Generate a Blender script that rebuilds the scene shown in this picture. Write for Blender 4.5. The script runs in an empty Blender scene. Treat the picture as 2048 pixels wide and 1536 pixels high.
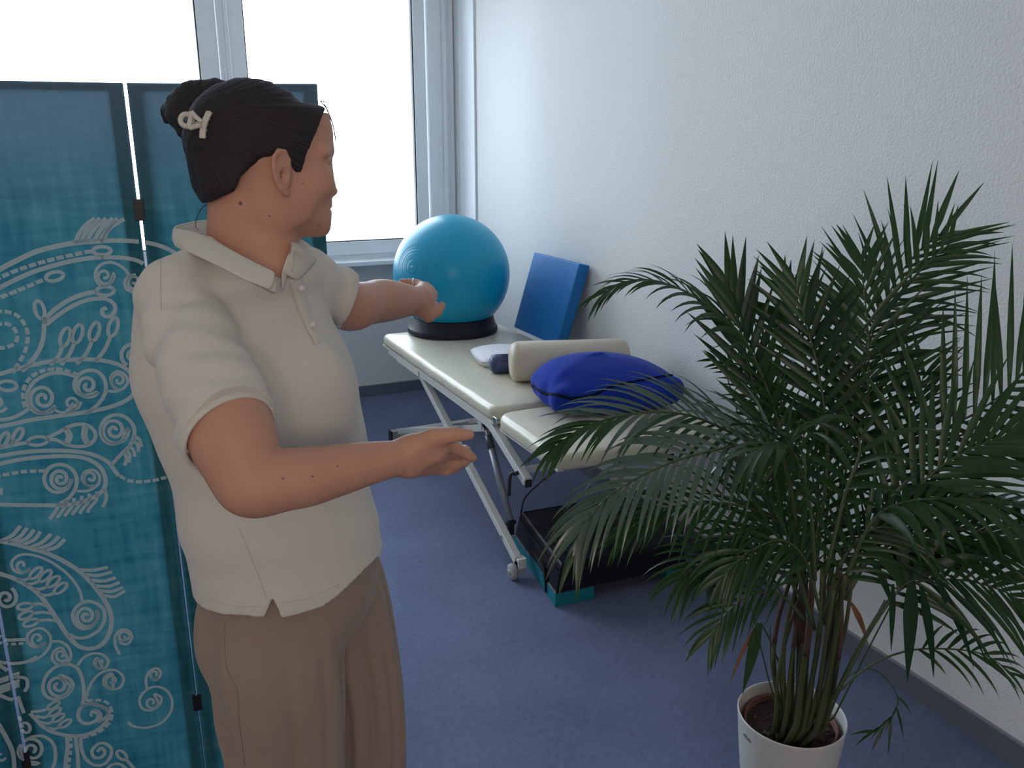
import bpy, bmesh, math, random
import numpy as np
from mathutils import Vector, Matrix
from mathutils.bvhtree import BVHTree

SC = bpy.context.scene
COL = SC.collection
rng = random.Random(7)

# ---------------------------------------------------------------- camera, sky, exposure
FOC, PITCH, YAW, EYE = 1700.0, math.radians(15.86), math.radians(25.1), 1.6
fw = np.array([math.sin(YAW)*math.cos(PITCH), math.cos(YAW)*math.cos(PITCH), -math.sin(PITCH)])
rt = np.array([math.cos(YAW), -math.sin(YAW), 0.0])
up = np.cross(rt, fw)
gz = np.array([math.sin(YAW), math.cos(YAW), 0.0])
ZZ = np.array([0.0, 0.0, 1.0])
EYEP = np.array([0.0, 0.0, EYE])

cam_data = bpy.data.cameras.new('camera')
cam = bpy.data.objects.new('camera', cam_data)
COL.objects.link(cam)
cam_data.sensor_width = 36.0
cam_data.lens = 36.0*FOC/2048.0
cam_data.clip_start = 0.05
cam.matrix_world = Matrix(((rt[0], up[0], -fw[0], 0), (rt[1], up[1], -fw[1], 0), (rt[2], up[2], -fw[2], EYE), (0, 0, 0, 1)))
SC.camera = cam

world = bpy.data.worlds.new('sky')
SC.world = world
world.use_nodes = True
wbg = world.node_tree.nodes['Background']
wbg.inputs['Color'].default_value = (0.76, 0.885, 1.0, 1)
wbg.inputs['Strength'].default_value = 9.6

portal = bpy.data.lights.new('window_portal', 'AREA')
portal.shape = 'RECTANGLE'
portal.size, portal.size_y = 4.0, 1.7
portal.cycles.is_portal = True
portal_o = bpy.data.objects.new('window_portal', portal)
COL.objects.link(portal_o)
portal_o.location = (0.0, 5.5, 1.8)
portal_o.rotation_euler = (math.radians(-90), 0, 0)

lamp = bpy.data.lights.new('fill_light', 'AREA')          # unseen warm fill light, added behind the photographer
lamp.shape = 'RECTANGLE'
lamp.size, lamp.size_y = 1.4, 0.7
lamp.energy = 26.0
lamp.color = (1.0, 0.88, 0.76)
lamp_o = bpy.data.objects.new('fill_light', lamp)
COL.objects.link(lamp_o)
lamp_o.location = (-0.7, -2.45, 2.05)
lamp_o.rotation_euler = (math.radians(100), 0, 0)

SC.view_settings.view_transform = 'Standard'
SC.view_settings.look = 'None'
SC.view_settings.gamma = 1.0
SC.view_settings.use_curve_mapping = False
SC.view_settings.exposure = 0.0
SC.cycles.use_denoising = True


def unit(v):
    v = np.asarray(v, float)
    return v/np.linalg.norm(v)


def at(px, py, dep):
    """point of the room that lies at a given distance along the viewing axis (tape-measured from the photograph)"""
    return EYEP + (fw*FOC + rt*(px-1024) - up*(py-768))*(dep/FOC)


def sray(px, py):
    return unit(fw*FOC + rt*(px-1024) - up*(py-768))


def proj(p):
    v = np.asarray(p) - EYEP
    d = v @ fw
    return 1024+FOC*(v @ rt)/d, 768-FOC*(v @ up)/d, d


# ---------------------------------------------------------------- materials
MATS = {}


def mat(name, col, rough=0.6, metal=0.0, spec=0.5, bump=None, vary=None, sheen=0.0, coat=0.0, sss=0.0, trans=0.0, sub=None):
    """bump=(scale,strength,detail)  vary=(scale,amount,stretch)"""
    if name in MATS:
        return MATS[name]
    m = bpy.data.materials.new(name)
    m.use_nodes = True
    nt = m.node_tree
    b = nt.nodes['Principled BSDF']
    b.inputs['Base Color'].default_value = (*col, 1)
    b.inputs['Roughness'].default_value = rough
    b.inputs['Metallic'].default_value = metal
    b.inputs['Specular IOR Level'].default_value = spec
    b.inputs['Sheen Weight'].default_value = sheen
    b.inputs['Coat Weight'].default_value = coat
    if sss:
        b.inputs['Subsurface Weight'].default_value = sss
        b.inputs['Subsurface Radius'].default_value = (0.8, 0.35, 0.2)
        b.inputs['Subsurface Scale'].default_value = 0.008
    tc = nt.nodes.new('ShaderNodeTexCoord')
    if vary:
        mp = nt.nodes.new('ShaderNodeMapping')
        mp.inputs['Scale'].default_value = vary[2] if len(vary) > 2 else (1, 1, 1)
        nt.links.new(tc.outputs['Object'], mp.inputs[0])
        n = nt.nodes.new('ShaderNodeTexNoise')
        n.inputs['Scale'].default_value = vary[0]
        n.inputs['Detail'].default_value = 4
        nt.links.new(mp.outputs[0], n.inputs['Vector'])
        mx = nt.nodes.new('ShaderNodeMix')
        mx.data_type = 'RGBA'
        a = vary[1]
        mx.inputs['A'].default_value = (*[c*(1-a) for c in col], 1)
        mx.inputs['B'].default_value = (*[min(1, c*(1+a)) for c in col], 1)
        nt.links.new(n.outputs['Fac'], mx.inputs['Factor'])
        nt.links.new(mx.outputs['Result'], b.inputs['Base Color'])
    if bump:
        n2 = nt.nodes.new('ShaderNodeTexNoise')
        n2.inputs['Scale'].default_value = bump[0]
        n2.inputs['Detail'].default_value = bump[2] if len(bump) > 2 else 3
        nt.links.new(tc.outputs['Object'], n2.inputs['Vector'])
        bp = nt.nodes.new('ShaderNodeBump')
        bp.inputs['Strength'].default_value = bump[1]
        bp.inputs['Distance'].default_value = 0.002
        nt.links.new(n2.outputs['Fac'], bp.inputs['Height'])
        nt.links.new(bp.outputs[0], b.inputs['Normal'])
    if trans:
        tr = nt.nodes.new('ShaderNodeBsdfTranslucent')
        tr.inputs['Color'].default_value = (*col, 1)
        src = b.inputs['Base Color'].links
        if src:
            nt.links.new(src[0].from_socket, tr.inputs['Color'])
        ms = nt.nodes.new('ShaderNodeMixShader')
        ms.inputs[0].default_value = trans
        out = nt.nodes['Material Output']
        nt.links.new(b.outputs[0], ms.inputs[1])
        nt.links.new(tr.outputs[0], ms.inputs[2])
        nt.links.new(ms.outputs[0], out.inputs['Surface'])
    MATS[name] = m
    return m


# ---------------------------------------------------------------- object helpers
ORIGIN = {}


def tag(o, label=None, cat=None, group=None, kind=None):
    if label:
        o['label'] = label
    if cat:
        o['category'] = cat
    if group:
        o['group'] = group
    if kind:
        o['kind'] = kind
    return o


def thing(name, loc, label, cat, group=None):
    o = bpy.data.objects.new(name, None)
    o.empty_display_size = 0.05
    COL.objects.link(o)
    o.location = loc
    ORIGIN[o.name] = np.array(loc, float)
    return tag(o, label, cat, group)


def mk(name, V, F, m, parent=None, loc=None, smooth=False, bevel=0.0, label=None):
    """links ONE mesh object; V are room coordinates"""
    V = np.asarray(V, float).reshape(-1, 3)
    if parent is not None:
        org = ORIGIN[parent.name]
    else:
        org = np.array(loc if loc is not None else (0, 0, 0), float)
    me = bpy.data.meshes.new(name)
    me.from_pydata((V-org).tolist(), [], [list(map(int, f)) for f in F])
    me.update()
    bm = bmesh.new()
    bm.from_mesh(me)
    bmesh.ops.recalc_face_normals(bm, faces=bm.faces)
    bm.to_mesh(me)
    bm.free()
    if smooth:
        me.polygons.foreach_set('use_smooth', [True]*len(me.polygons))
    o = bpy.data.objects.new(name, me)
    COL.objects.link(o)
    if m:
        me.materials.append(m)
    if parent is not None:
        o.parent = parent
    else:
        o.location = org
    ORIGIN[o.name] = org
    if bevel:
        bv = o.modifiers.new('edge', 'BEVEL')
        bv.width = bevel
        bv.segments = 3
        bv.limit_method = 'ANGLE'
        me.polygons.foreach_set('use_smooth', [True]*len(me.polygons))
        o.modifiers.new('wn', 'WEIGHTED_NORMAL').keep_sharp = True
    if label:
        o['label'] = label
    return o


def crom(pts, n=8, closed=False):
    P = np.asarray(pts, float)
    if closed:
        P = np.vstack([P[-1:], P, P[:2]])
    else:
        P = np.vstack([2*P[0]-P[1], P, 2*P[-1]-P[-2]])
    out = []
    for i in range(1, len(P)-2):
        for k in range(n):
            t = k/n
            out.append(0.5*((2*P[i])+(-P[i-1]+P[i+1])*t+(2*P[i-1]-5*P[i]+4*P[i+1]-P[i+2])*t*t+(-P[i-1]+3*P[i]-3*P[i+1]+P[i+2])*t**3))
    if not closed:
        out.append(P[-2])
    return np.array(out)


class MB:
    def __init__(s):
        s.V, s.F = [], []

    def add(s, V, F):
        k = len(s.V)
        s.V.extend(np.asarray(V, float).tolist())
        s.F.extend([[i+k for i in f] for f in F])
        return s

    def box(s, lo, hi):
        x0, y0, z0 = lo
        x1, y1, z1 = hi
        return s.add([(x0, y0, z0), (x1, y0, z0), (x1, y1, z0), (x0, y1, z0), (x0, y0, z1), (x1, y0, z1), (x1, y1, z1), (x0, y1, z1)],
                     [(0, 3, 2, 1), (4, 5, 6, 7), (0, 1, 5, 4), (1, 2, 6, 5), (2, 3, 7, 6), (3, 0, 4, 7)])

    def hexa(s, P):
        return s.add(P, [(0, 3, 2, 1), (4, 5, 6, 7), (0, 1, 5, 4), (1, 2, 6, 5), (2, 3, 7, 6), (3, 0, 4, 7)])

    def beam(s, a, b, w, h, side=(1, 0, 0)):
        """square tube from a to b, w along side"""
        a, b = np.array(a, float), np.array(b, float)
        d = unit(b-a)
        sd = np.array(side, float)
        sd = unit(sd-d*(sd@d))
        n = np.cross(d, sd)
        P = [p+sd*i*w/2+n*j*h/2 for p in (a, b) for i, j in ((-1, -1), (1, -1), (1, 1), (-1, 1))]
        return s.hexa(P)

    def path(s, pts, w, h, side=(1, 0, 0), cap=True):
        P = np.asarray(pts, float)
        rings = []
        for i in range(len(P)):
            d = unit(P[min(i+1, len(P)-1)]-P[max(i-1, 0)])
            sd = np.array(side, float)
            sd = unit(sd-d*(sd@d))
            n = np.cross(d, sd)
            rings.append([P[i]+sd*a*w/2+n*b*h/2 for a, b in ((-1, -1), (1, -1), (1, 1), (-1, 1))])
        return s.loft(rings, cap)

    def loft(s, rings, cap=True, closed=True):
        n = len(rings[0])
        V = [p for r in rings for p in r]
        F = []
        for i in range(len(rings)-1):
            for j in range(n if closed else n-1):
                k = (j+1) % n
                F.append((i*n+j, i*n+k, (i+1)*n+k, (i+1)*n+j))
        if cap:
            F.append(tuple(range(n))[::-1])
            F.append(tuple((len(rings)-1)*n+j for j in range(n)))
        return s.add(V, F)

    def tube(s, pts, r, n=8, cap=True):
        P = np.asarray(pts, float)
        R = np.broadcast_to(np.asarray(r, float), (len(P),))
        d0 = unit(P[1]-P[0])
        a = np.array([0, 0, 1.0]) if abs(d0[2]) < 0.9 else np.array([1.0, 0, 0])
        sd = unit(np.cross(d0, a))
        rings = []
        for i in range(len(P)):
            d = unit(P[min(i+1, len(P)-1)]-P[max(i-1, 0)])
            sd = unit(sd-d*(sd@d))
            nn = np.cross(d, sd)
            rings.append([P[i]+R[i]*(math.cos(2*math.pi*k/n)*sd+math.sin(2*math.pi*k/n)*nn) for k in range(n)])
        return s.loft(rings, cap)

    def lathe(s, prof, c, n=48, axis=(0, 0, 1), cap=True):
        ax = unit(axis)
        u = unit(np.cross(ax, (1, 0, 0) if abs(ax[0]) < 0.9 else (0, 1, 0)))
        v = np.cross(ax, u)
        c = np.array(c, float)
        rings = [[c+ax*z+r*(math.cos(2*math.pi*k/n)*u+math.sin(2*math.pi*k/n)*v) for k in range(n)] for r, z in prof]
        return s.loft(rings, cap)

    def mk(s, name, m, parent=None, **kw):
        return mk(name, s.V, s.F, m, parent, **kw)
# ---------------------------------------------------------------- room shell
XR, YW, YG = 2.023, 5.235, 5.20
XL, YB, ZC = -2.3, -2.6, 2.75
M_wall = mat('white_ingrain_paint', (0.725, 0.735, 0.735), 0.85, bump=(125, 1.0, 2), spec=0.2)
M_wallw = mat('warm_white_paint', (0.80, 0.72, 0.63), 0.9, spec=0.2)
M_ceil = mat('ceiling_paint', (0.82, 0.82, 0.80), 0.9, spec=0.2)
M_frame = mat('window_frame_plastic', (0.84, 0.88, 0.92), 0.35, spec=0.4)
M_seal = mat('window_seal_rubber', (0.03, 0.035, 0.04), 0.6)
M_base = mat('carpet_skirting', (0.145, 0.16, 0.215), 0.95, bump=(600, 0.6), vary=(300, 0.25), spec=0.1)
M_basetop = mat('skirting_edge', (0.24, 0.25, 0.28), 0.6)


def carpet():
    m = bpy.data.materials.new('blue_grey_carpet')
    m.use_nodes = True
    nt = m.node_tree
    b = nt.nodes['Principled BSDF']
    b.inputs['Roughness'].default_value = 0.95
    b.inputs['Specular IOR Level'].default_value = 0.1
    b.inputs['Sheen Weight'].default_value = 0.15
    tc = nt.nodes.new('ShaderNodeTexCoord')
    n1 = nt.nodes.new('ShaderNodeTexNoise')
    n1.inputs['Scale'].default_value = 330
    n1.inputs['Detail'].default_value = 3
    n2 = nt.nodes.new('ShaderNodeTexNoise')
    n2.inputs['Scale'].default_value = 45
    n2.inputs['Detail'].default_value = 4
    n3 = nt.nodes.new('ShaderNodeTexNoise')
    n3.inputs['Scale'].default_value = 3
    n3.inputs['Detail'].default_value = 3
    for n in (n1, n2, n3):
        nt.links.new(tc.outputs['Object'], n.inputs['Vector'])
    a1 = nt.nodes.new('ShaderNodeMath')
    a1.operation = 'MULTIPLY_ADD'
    a1.inputs[1].default_value = 0.75
    a2 = nt.nodes.new('ShaderNodeMath')
    a2.operation = 'MULTIPLY'
    a2.inputs[1].default_value = 0.25
    nt.links.new(n2.outputs['Fac'], a2.inputs[0])
    nt.links.new(n1.outputs['Fac'], a1.inputs[0])
    nt.links.new(a2.outputs[0], a1.inputs[2])
    a3 = nt.nodes.new('ShaderNodeMath')
    a3.operation = 'MULTIPLY_ADD'
    a3.inputs[1].default_value = 0.3
    nt.links.new(n3.outputs['Fac'], a3.inputs[0])
    nt.links.new(a1.outputs[0], a3.inputs[2])
    cr = nt.nodes.new('ShaderNodeValToRGB')
    cr.color_ramp.elements[0].position = 0.40
    cr.color_ramp.elements[0].color = (0.056, 0.072, 0.138, 1)
    cr.color_ramp.elements[1].position = 0.90
    cr.color_ramp.elements[1].color = (0.195, 0.235, 0.392, 1)
    nt.links.new(a3.outputs[0], cr.inputs[0])
    nt.links.new(cr.outputs[0], b.inputs['Base Color'])
    bp = nt.nodes.new('ShaderNodeBump')
    bp.inputs['Strength'].default_value = 0.7
    bp.inputs['Distance'].default_value = 0.004
    nt.links.new(a1.outputs[0], bp.inputs['Height'])
    nt.links.new(bp.outputs[0], b.inputs['Normal'])
    return m


def struct(name, o):
    o.name = name
    o['kind'] = 'structure'
    return o


struct('floor', MB().box((XL, YB, -0.06), (XR+0.1, YW+0.2, 0)).mk('floor', carpet()))
struct('ceiling', MB().box((XL, YB, ZC), (XR+0.1, YW+0.2, ZC+0.08)).mk('ceiling', M_ceil))
struct('wall_right', MB().box((XR, YB, 0), (XR+0.12, YW+0.2, ZC)).mk('wall_right', M_wall))
struct('wall_left', MB().box((XL-0.12, YB, 0), (XL, YW+0.2, ZC)).mk('wall_left', M_wallw))
struct('wall_front', MB().box((XL, YB-0.12, 0), (XR, YB, ZC)).mk('wall_front', M_wallw))
wb = MB().box((XL, YW, 0), (XR, YW+0.2, 0.87)).box((XL, YW, 2.62), (XR, YW+0.2, ZC)).box((XL, YW, 0.87), (-1.75, YW+0.2, 2.62))
struct('wall_back', wb.mk('wall_back', M_wall))
# skirting: carpet strip with a thin edge
for nm, lo, hi, lo2, hi2 in (
        ('baseboard_right', (XR-0.008, YB, 0), (XR, YW, 0.074), (XR-0.010, YB, 0.074), (XR, YW, 0.079)),
        ('baseboard_back', (XL, YW-0.008, 0), (XR-0.01, YW, 0.070), (XL, YW-0.010, 0.070), (XR-0.01, YW, 0.075))):
    o = struct(nm, MB().box(lo, hi).mk(nm, M_base))
    MB().box(lo2, hi2).mk('edge_strip', M_basetop, o)

# window sill
sill = struct('trim_1', MB().box((-1.75, 5.055, 0.878), (1.985, YW+0.06, 0.905)).mk('trim_1', M_frame, bevel=0.004))
# reveal strip where the right wall meets the window
struct('trim_2', MB().box((XR-0.012, 4.815, 0.905), (XR-0.0005, 5.05, 2.62)).mk('trim_2', M_frame))

M_glass = bpy.data.materials.new('window_glass')
M_glass.use_nodes = True
_nt = M_glass.node_tree
_nt.nodes.remove(_nt.nodes['Principled BSDF'])
_tr = _nt.nodes.new('ShaderNodeBsdfTransparent')
_gl = _nt.nodes.new('ShaderNodeBsdfGlossy')
_gl.inputs['Roughness'].default_value = 0.02
_fr = _nt.nodes.new('ShaderNodeFresnel')
_fr.inputs['IOR'].default_value = 1.3
_ms = _nt.nodes.new('ShaderNodeMixShader')
_nt.links.new(_fr.outputs[0], _ms.inputs[0])
_nt.links.new(_tr.outputs[0], _ms.inputs[1])
_nt.links.new(_gl.outputs[0], _ms.inputs[2])
_nt.links.new(_ms.outputs[0], _nt.nodes['Material Output'].inputs['Surface'])


def window(idx, x0, x1, z0, z1, gx0, gx1, gz0):
    """casement x0..x1 with glass gx0..gx1"""
    w = thing('window_%d' % idx, (x0, YG, z0), None, None)
    w['kind'] = 'structure'
    del_keys = [k for k in ('label', 'category') if k in w]
    f = MB()
    f.box((x0, YG, z0), (gx0, YG+0.07, z1)).box((gx1, YG, z0), (x1, YG+0.07, z1))
    f.box((gx0, YG, z0), (gx1, YG+0.07, gz0)).box((gx0, YG, z1-0.09), (gx1, YG+0.07, z1))
    f.mk('sash_frame', M_frame, w, bevel=0.004)
    b = MB()
    for (xa, za, xb, zb) in ((gx0, gz0, gx0+0.006, z1-0.09), (gx1-0.006, gz0, gx1, z1-0.09), (gx0, gz0, gx1, gz0+0.006)):
        b.box((xa-0.001, YG+0.012, za-0.001), (xb+0.001, YG+0.05, zb))
    b.mk('glazing_seal', M_seal, w)
    MB().box((gx0-0.005, YG+0.030, gz0-0.005), (gx1+0.005, YG+0.034, z1-0.085)).mk('pane', M_glass, w)
    return w


window(1, 0.722, 1.856, 0.932, 2.57, 0.800, 1.782, 1.012)
window(2, -0.62, 0.655, 0.932, 2.57, -0.53, 0.555, 1.012)
window(3, -1.70, -0.66, 0.932, 2.57, -1.62, -0.75, 1.012)
# fixed outer frame: bottom rail, mullion covers and the two right-hand jamb profiles
jf = MB().box((-1.75, YG+0.015, 0.900), (2.022, YG+0.075, 0.934)).box((-1.75, YG+0.015, 2.57), (2.022, YG+0.075, 2.64))
struct('trim_3', jf.mk('trim_3', M_frame, bevel=0.002))
mu = MB().box((0.660, YG-0.012, 0.932), (0.717, YG+0.07, 2.57)).box((0.676, YG-0.018, 0.932), (0.686, YG-0.010, 2.57)).box((0.694, YG-0.018, 0.932), (0.702, YG-0.010, 2.57))
struct('trim_4', mu.mk('trim_4', M_frame, bevel=0.002))
struct('trim_5', MB().box((-0.657, YG-0.012, 0.932), (-0.623, YG+0.07, 2.57)).mk('trim_5', M_frame, bevel=0.002))
ja = MB().box((1.866, YG-0.02, 0.905), (1.949, YG+0.07, 2.60))
struct('trim_6', ja.mk('trim_6', M_frame, bevel=0.003))
jb = MB().box((1.957, YG-0.06, 0.905), (2.012, YG+0.07, 2.60))
for k in range(3):
    jb.box((1.962+0.011*k, YG-0.066, 0.905), (1.967+0.011*k, YG-0.058, 2.60))
struct('trim_7', jb.mk('trim_7', M_frame, bevel=0.0015))
# ---------------------------------------------------------------- treatment table
M_vinyl = mat('cream_vinyl', (0.64, 0.595, 0.475), 0.33, bump=(90, 0.12, 4), vary=(18, 0.10), spec=0.5)
M_white = mat('white_powder_coat', (0.66, 0.66, 0.63), 0.38)
M_black = mat('black_plastic', (0.015, 0.015, 0.018), 0.45)
M_grey = mat('grey_spring_metal', (0.26, 0.28, 0.33), 0.35, metal=0.2)
M_steel = mat('bright_steel', (0.55, 0.56, 0.58), 0.3, metal=1.0)
M_rub = mat('grey_rubber', (0.35, 0.36, 0.37), 0.6)
M_silver = mat('brushed_end_sleeve', (0.42, 0.42, 0.40), 0.4, metal=0.3)

TZ = 0.65


def cushion(name, x0, x1, y0, y1, zt, th, parent, m, rad=0.07, drop_near=0.0):
    """upholstered slab: rounded outline, soft edges, slightly domed top"""
    def outline(ins):
        pts = []
        r = max(rad-ins, 0.004)
        for cx, cy, a0 in ((x1-rad, y1-rad, 0), (x0+rad, y1-rad, 90), (x0+rad, y0+rad, 180), (x1-rad, y0+rad, 270)):
            for k in range(7):
                a = math.radians(a0+15*k)
                pts.append((cx+r*math.cos(a), cy+r*math.sin(a)))
        # add mid points on the straights for draping
        out = []
        for i, p in enumerate(pts):
            q = pts[(i+1) % len(pts)]
            out.append(p)
            L = math.hypot(q[0]-p[0], q[1]-p[1])
            if L > 0.2:
                n = int(L/0.06)
                for k in range(1, n):
                    out.append((p[0]+(q[0]-p[0])*k/n, p[1]+(q[1]-p[1])*k/n))
        return out
    def dz(y):
        return -drop_near*max(0.0, (y1-y)/(y1-y0))
    prof = ((0.010, -th), (0.002, -th+0.006), (0.0, -th+0.016), (0.0, -0.020), (0.004, -0.010), (0.012, -0.003), (0.026, 0.0), (0.10, 0.003), (0.2, 0.004))
    rings = []
    for ins, z in prof:
        o = outline(min(ins, rad-0.004)) if ins < 0.05 else [((p[0]-(x0+x1)/2)*(1-2*ins/(x1-x0))+(x0+x1)/2, (p[1]-(y0+y1)/2)*(1-2*ins/(y1-y0))+(y0+y1)/2) for p in outline(0.02)]
        rings.append([(p[0], p[1], zt+z+dz(p[1])+0.0012*math.sin(23*p[1]+11*p[0])) for p in o])
    b = MB()
    b.loft(rings)
    return b.mk(name, m, parent, smooth=True)


tbl = thing('massage_table', (1.54, 3.2, 0), 'cream vinyl treatment couch on white tubular scissor frame along the right wall', 'table')
cushion('couch_cushion', 1.210, 1.877, 2.752, 4.180, TZ, 0.055, tbl, M_vinyl, 0.05)
cushion('foot_cushion', 1.206, 1.877, 2.232, 2.722, TZ-0.004, 0.058, tbl, M_vinyl, 0.06, drop_near=0.006)
# side rails and cross rails under the cushions, side rail bends down at the hinge
for sx, xs in ((0, 1.236), (1, 1.842)):
    r = MB()
    r.path([(xs, 4.10, 0.573), (xs, 3.40, 0.573), (xs, 2.86, 0.570), (xs, 2.80, 0.562), (xs, 2.76, 0.545), (xs, 2.505, 0.447)], 0.030, 0.034)
    rail = r.mk('side_rail', M_white, tbl, bevel=0.003)
    MB().box((xs-0.012, 2.4995, 0.4285), (xs+0.012, 2.5045, 0.457)).mk('end_cap', M_black, rail)
b = MB().box((1.215, 2.76, 0.586), (1.862, 4.17, 0.596))
b.box((1.215, 2.25, 0.580), (1.862, 2.70, 0.590))
b.mk('base_board', mat('couch_base_board', (0.62, 0.60, 0.54), 0.6), tbl)
b = MB()
b.box((1.216, 3.62, 0.556), (1.252, 3.95, 0.588)).box((1.842, 3.62, 0.556), (1.876, 3.95, 0.588))
b.mk('slide_rail', M_white, tbl, bevel=0.002)
MB().box((1.25, 4.03, 0.556), (1.83, 4.06, 0.586)).mk('cross_rail', M_white, tbl, bevel=0.003)
MB().box((1.25, 2.80, 0.535), (1.83, 2.83, 0.560)).mk('cross_rail', M_white, tbl, bevel=0.003)
# scissor legs
for xs in (1.262, 1.864):
    MB().beam((xs, 3.745, 0.562), (xs, 2.640, 0.072), 0.030, 0.032).mk('leg', M_white, tbl, bevel=0.003)
for xs in (1.330, 1.748):
    MB().beam((xs, 4.33, 0.052), (xs, 2.845, 0.535), 0.026, 0.030).mk('leg', M_white, tbl, bevel=0.003)
for xs in (1.296, 1.782):
    MB().lathe([(0.008, -0.032), (0.010, -0.030), (0.010, 0.030), (0.008, 0.032)], (xs, 3.303, 0.3665), 16, (1, 0, 0)).mk('pivot_bolt', M_black, tbl, smooth=True)
# floor bars
fb = MB().box((1.325, 4.30, 0.016), (1.90, 4.345, 0.062)).mk('floor_bar', M_white, tbl, bevel=0.003)
MB().box((1.285, 4.299, 0.0155), (1.328, 4.346, 0.0625)).mk('end_sleeve', M_silver, fb, bevel=0.002)
MB().box((1.277, 4.297, 0.0), (1.286, 4.348, 0.064)).mk('end_cap', M_black, fb, bevel=0.002)
MB().box((1.290, 4.303, 0.0), (1.33, 4.342, 0.016)).box((1.84, 4.303, 0.0), (1.88, 4.342, 0.016)).mk('foot_pad', M_black, fb)
for xa, xb in ((1.252, 1.288), (1.850, 1.878)):
    MB().box((xa, 2.615, 0.045), (xb, 2.655, 0.085)).mk('leg_foot', M_white, tbl, bevel=0.003)
for xs in (1.238, 1.892):
    w = MB()
    w.lathe([(0.0, -0.013), (0.020, -0.013), (0.030, -0.010), (0.032, 0.0), (0.030, 0.010), (0.020, 0.013), (0.0, 0.013)], (xs, 2.636, 0.032), 28, (1, 0, 0), cap=False)
    wo = w.mk('caster', M_rub, tbl, smooth=True)
    MB().lathe([(0.0, -0.0165), (0.010, -0.0165), (0.012, -0.012), (0.012, 0.012), (0.010, 0.0165), (0.0, 0.0165)], (xs, 2.636, 0.032), 16, (1, 0, 0), cap=False).mk('hub', M_silver, wo, smooth=True)
MB().box((1.252, 2.620, 0.020), (1.285, 2.652, 0.075)).mk('caster_fork', M_rub, tbl, bevel=0.002)
# gas spring with its forked mount
sp = MB().tube([(1.30, 2.985, 0.425), (1.30, 2.79, 0.165)], 0.0145, 20).mk('gas_spring', M_grey, tbl, smooth=True)
MB().tube([(1.30, 3.035, 0.492), (1.30, 2.985, 0.425)], 0.010, 16).mk('spring_rod', M_steel, sp, smooth=True)
MB().tube([(1.30, 3.005, 0.452), (1.30, 2.970, 0.405)], 0.0155, 20).mk('spring_collar', mat('dark_collar', (0.09, 0.09, 0.10), 0.4), sp, smooth=True)
MB().box((1.277, 3.02, 0.475), (1.283, 3.06, 0.56)).box((1.317, 3.02, 0.475), (1.323, 3.06, 0.56)).box((1.277, 3.02, 0.545), (1.323, 3.06, 0.56)).mk('spring_bracket', M_white, tbl)
MB().lathe([(0.012, -0.02), (0.014, -0.015), (0.014, 0.015), (0.012, 0.02)], (1.30, 3.038, 0.496), 14, (1, 0, 0)).mk('spring_pin', M_black, tbl, smooth=True)
MB().lathe([(0.008, -0.020), (0.009, -0.018), (0.009, 0.018), (0.008, 0.020)], (1.30, 2.785, 0.160), 14, (1, 0, 0)).mk('spring_pin', M_black, tbl, smooth=True)
MB().box((1.29, 2.775, 0.11), (1.31, 2.80, 0.165)).mk('spring_bracket', M_black, tbl)
MB().lathe([(0.0, 0), (0.006, 0), (0.007, 0.006), (0.004, 0.010), (0, 0.010)], (1.238, 2.755, 0.122), 12, (1, 0, 0), cap=False).mk('screw', M_steel, tbl)
# clamp lever on the bent rail
lv = MB().tube([(1.222, 2.555, 0.466), (1.205, 2.553, 0.465)], 0.008, 12)
lv.tube(crom([(1.207, 2.556, 0.466), (1.196, 2.562, 0.462), (1.190, 2.560, 0.440), (1.184, 2.553, 0.385)], 5), 0.0065, 10)
lv.mk('clamp_lever', M_black, tbl, smooth=True)
# tubular cross bar and struts below the foot section, hinge plates, cord
MB().path([(1.252, 2.56, 0.470), (1.826, 2.56, 0.470)], 0.022, 0.022, (0, 1, 0)).mk('cross_rail', M_white, tbl, bevel=0.002)
MB().beam((1.70, 2.50, 0.585), (1.735, 2.70, 0.30), 0.024, 0.024).mk('strut', M_white, tbl, bevel=0.002)
for xs in (1.213, 1.860):
    MB().box((xs-0.003, 2.722, 0.596), (xs+0.003, 2.752, 0.622)).mk('hinge_plate', M_steel, tbl, bevel=0.002)
MB().tube(crom([(1.255, 2.30, 0.594), (1.262, 2.33, 0.560), (1.32, 2.58, 0.40), (1.40, 2.86, 0.22), (1.455, 3.01, 0.09), (1.47, 3.05, 0.008), (1.50, 3.10, 0.005)], 6), 0.004, 8).mk('cord', M_black, tbl, smooth=True)

# ---------------------------------------------------------------- ball in its ring stand
M_ball = mat('turquoise_ball_vinyl', (0.004, 0.32, 0.53), 0.36, spec=0.4)
M_ring = mat('black_rubber_ring', (0.008, 0.009, 0.016), 0.5, spec=0.3)
RC = np.array([1.563, 4.066, TZ+0.0062])
b = MB()
b.lathe([(0.150, 0.0), (0.232, 0.0), (0.2335, 0.006), (0.2335, 0.024), (0.229, 0.030), (0.2245, 0.032), (0.213, 0.078), (0.208, 0.084), (0.202, 0.084), (0.198, 0.078), (0.150, 0.03)], RC, 64, cap=False)
b.F.extend([[i, (i+1) % 64, 10*64+(i+1) % 64, 10*64+i] for i in range(64)])
ring = b.mk('ball_stand', M_ring, loc=RC, smooth=True)
tag(ring, 'black rubber ring stand on the far end of the couch, under the ball', 'stand')
BR = 0.298
BC = np.array([RC[0], RC[1], 0])
BC[2] = RC[2]+0.078+math.sqrt(BR*BR-0.2015**2)
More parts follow.
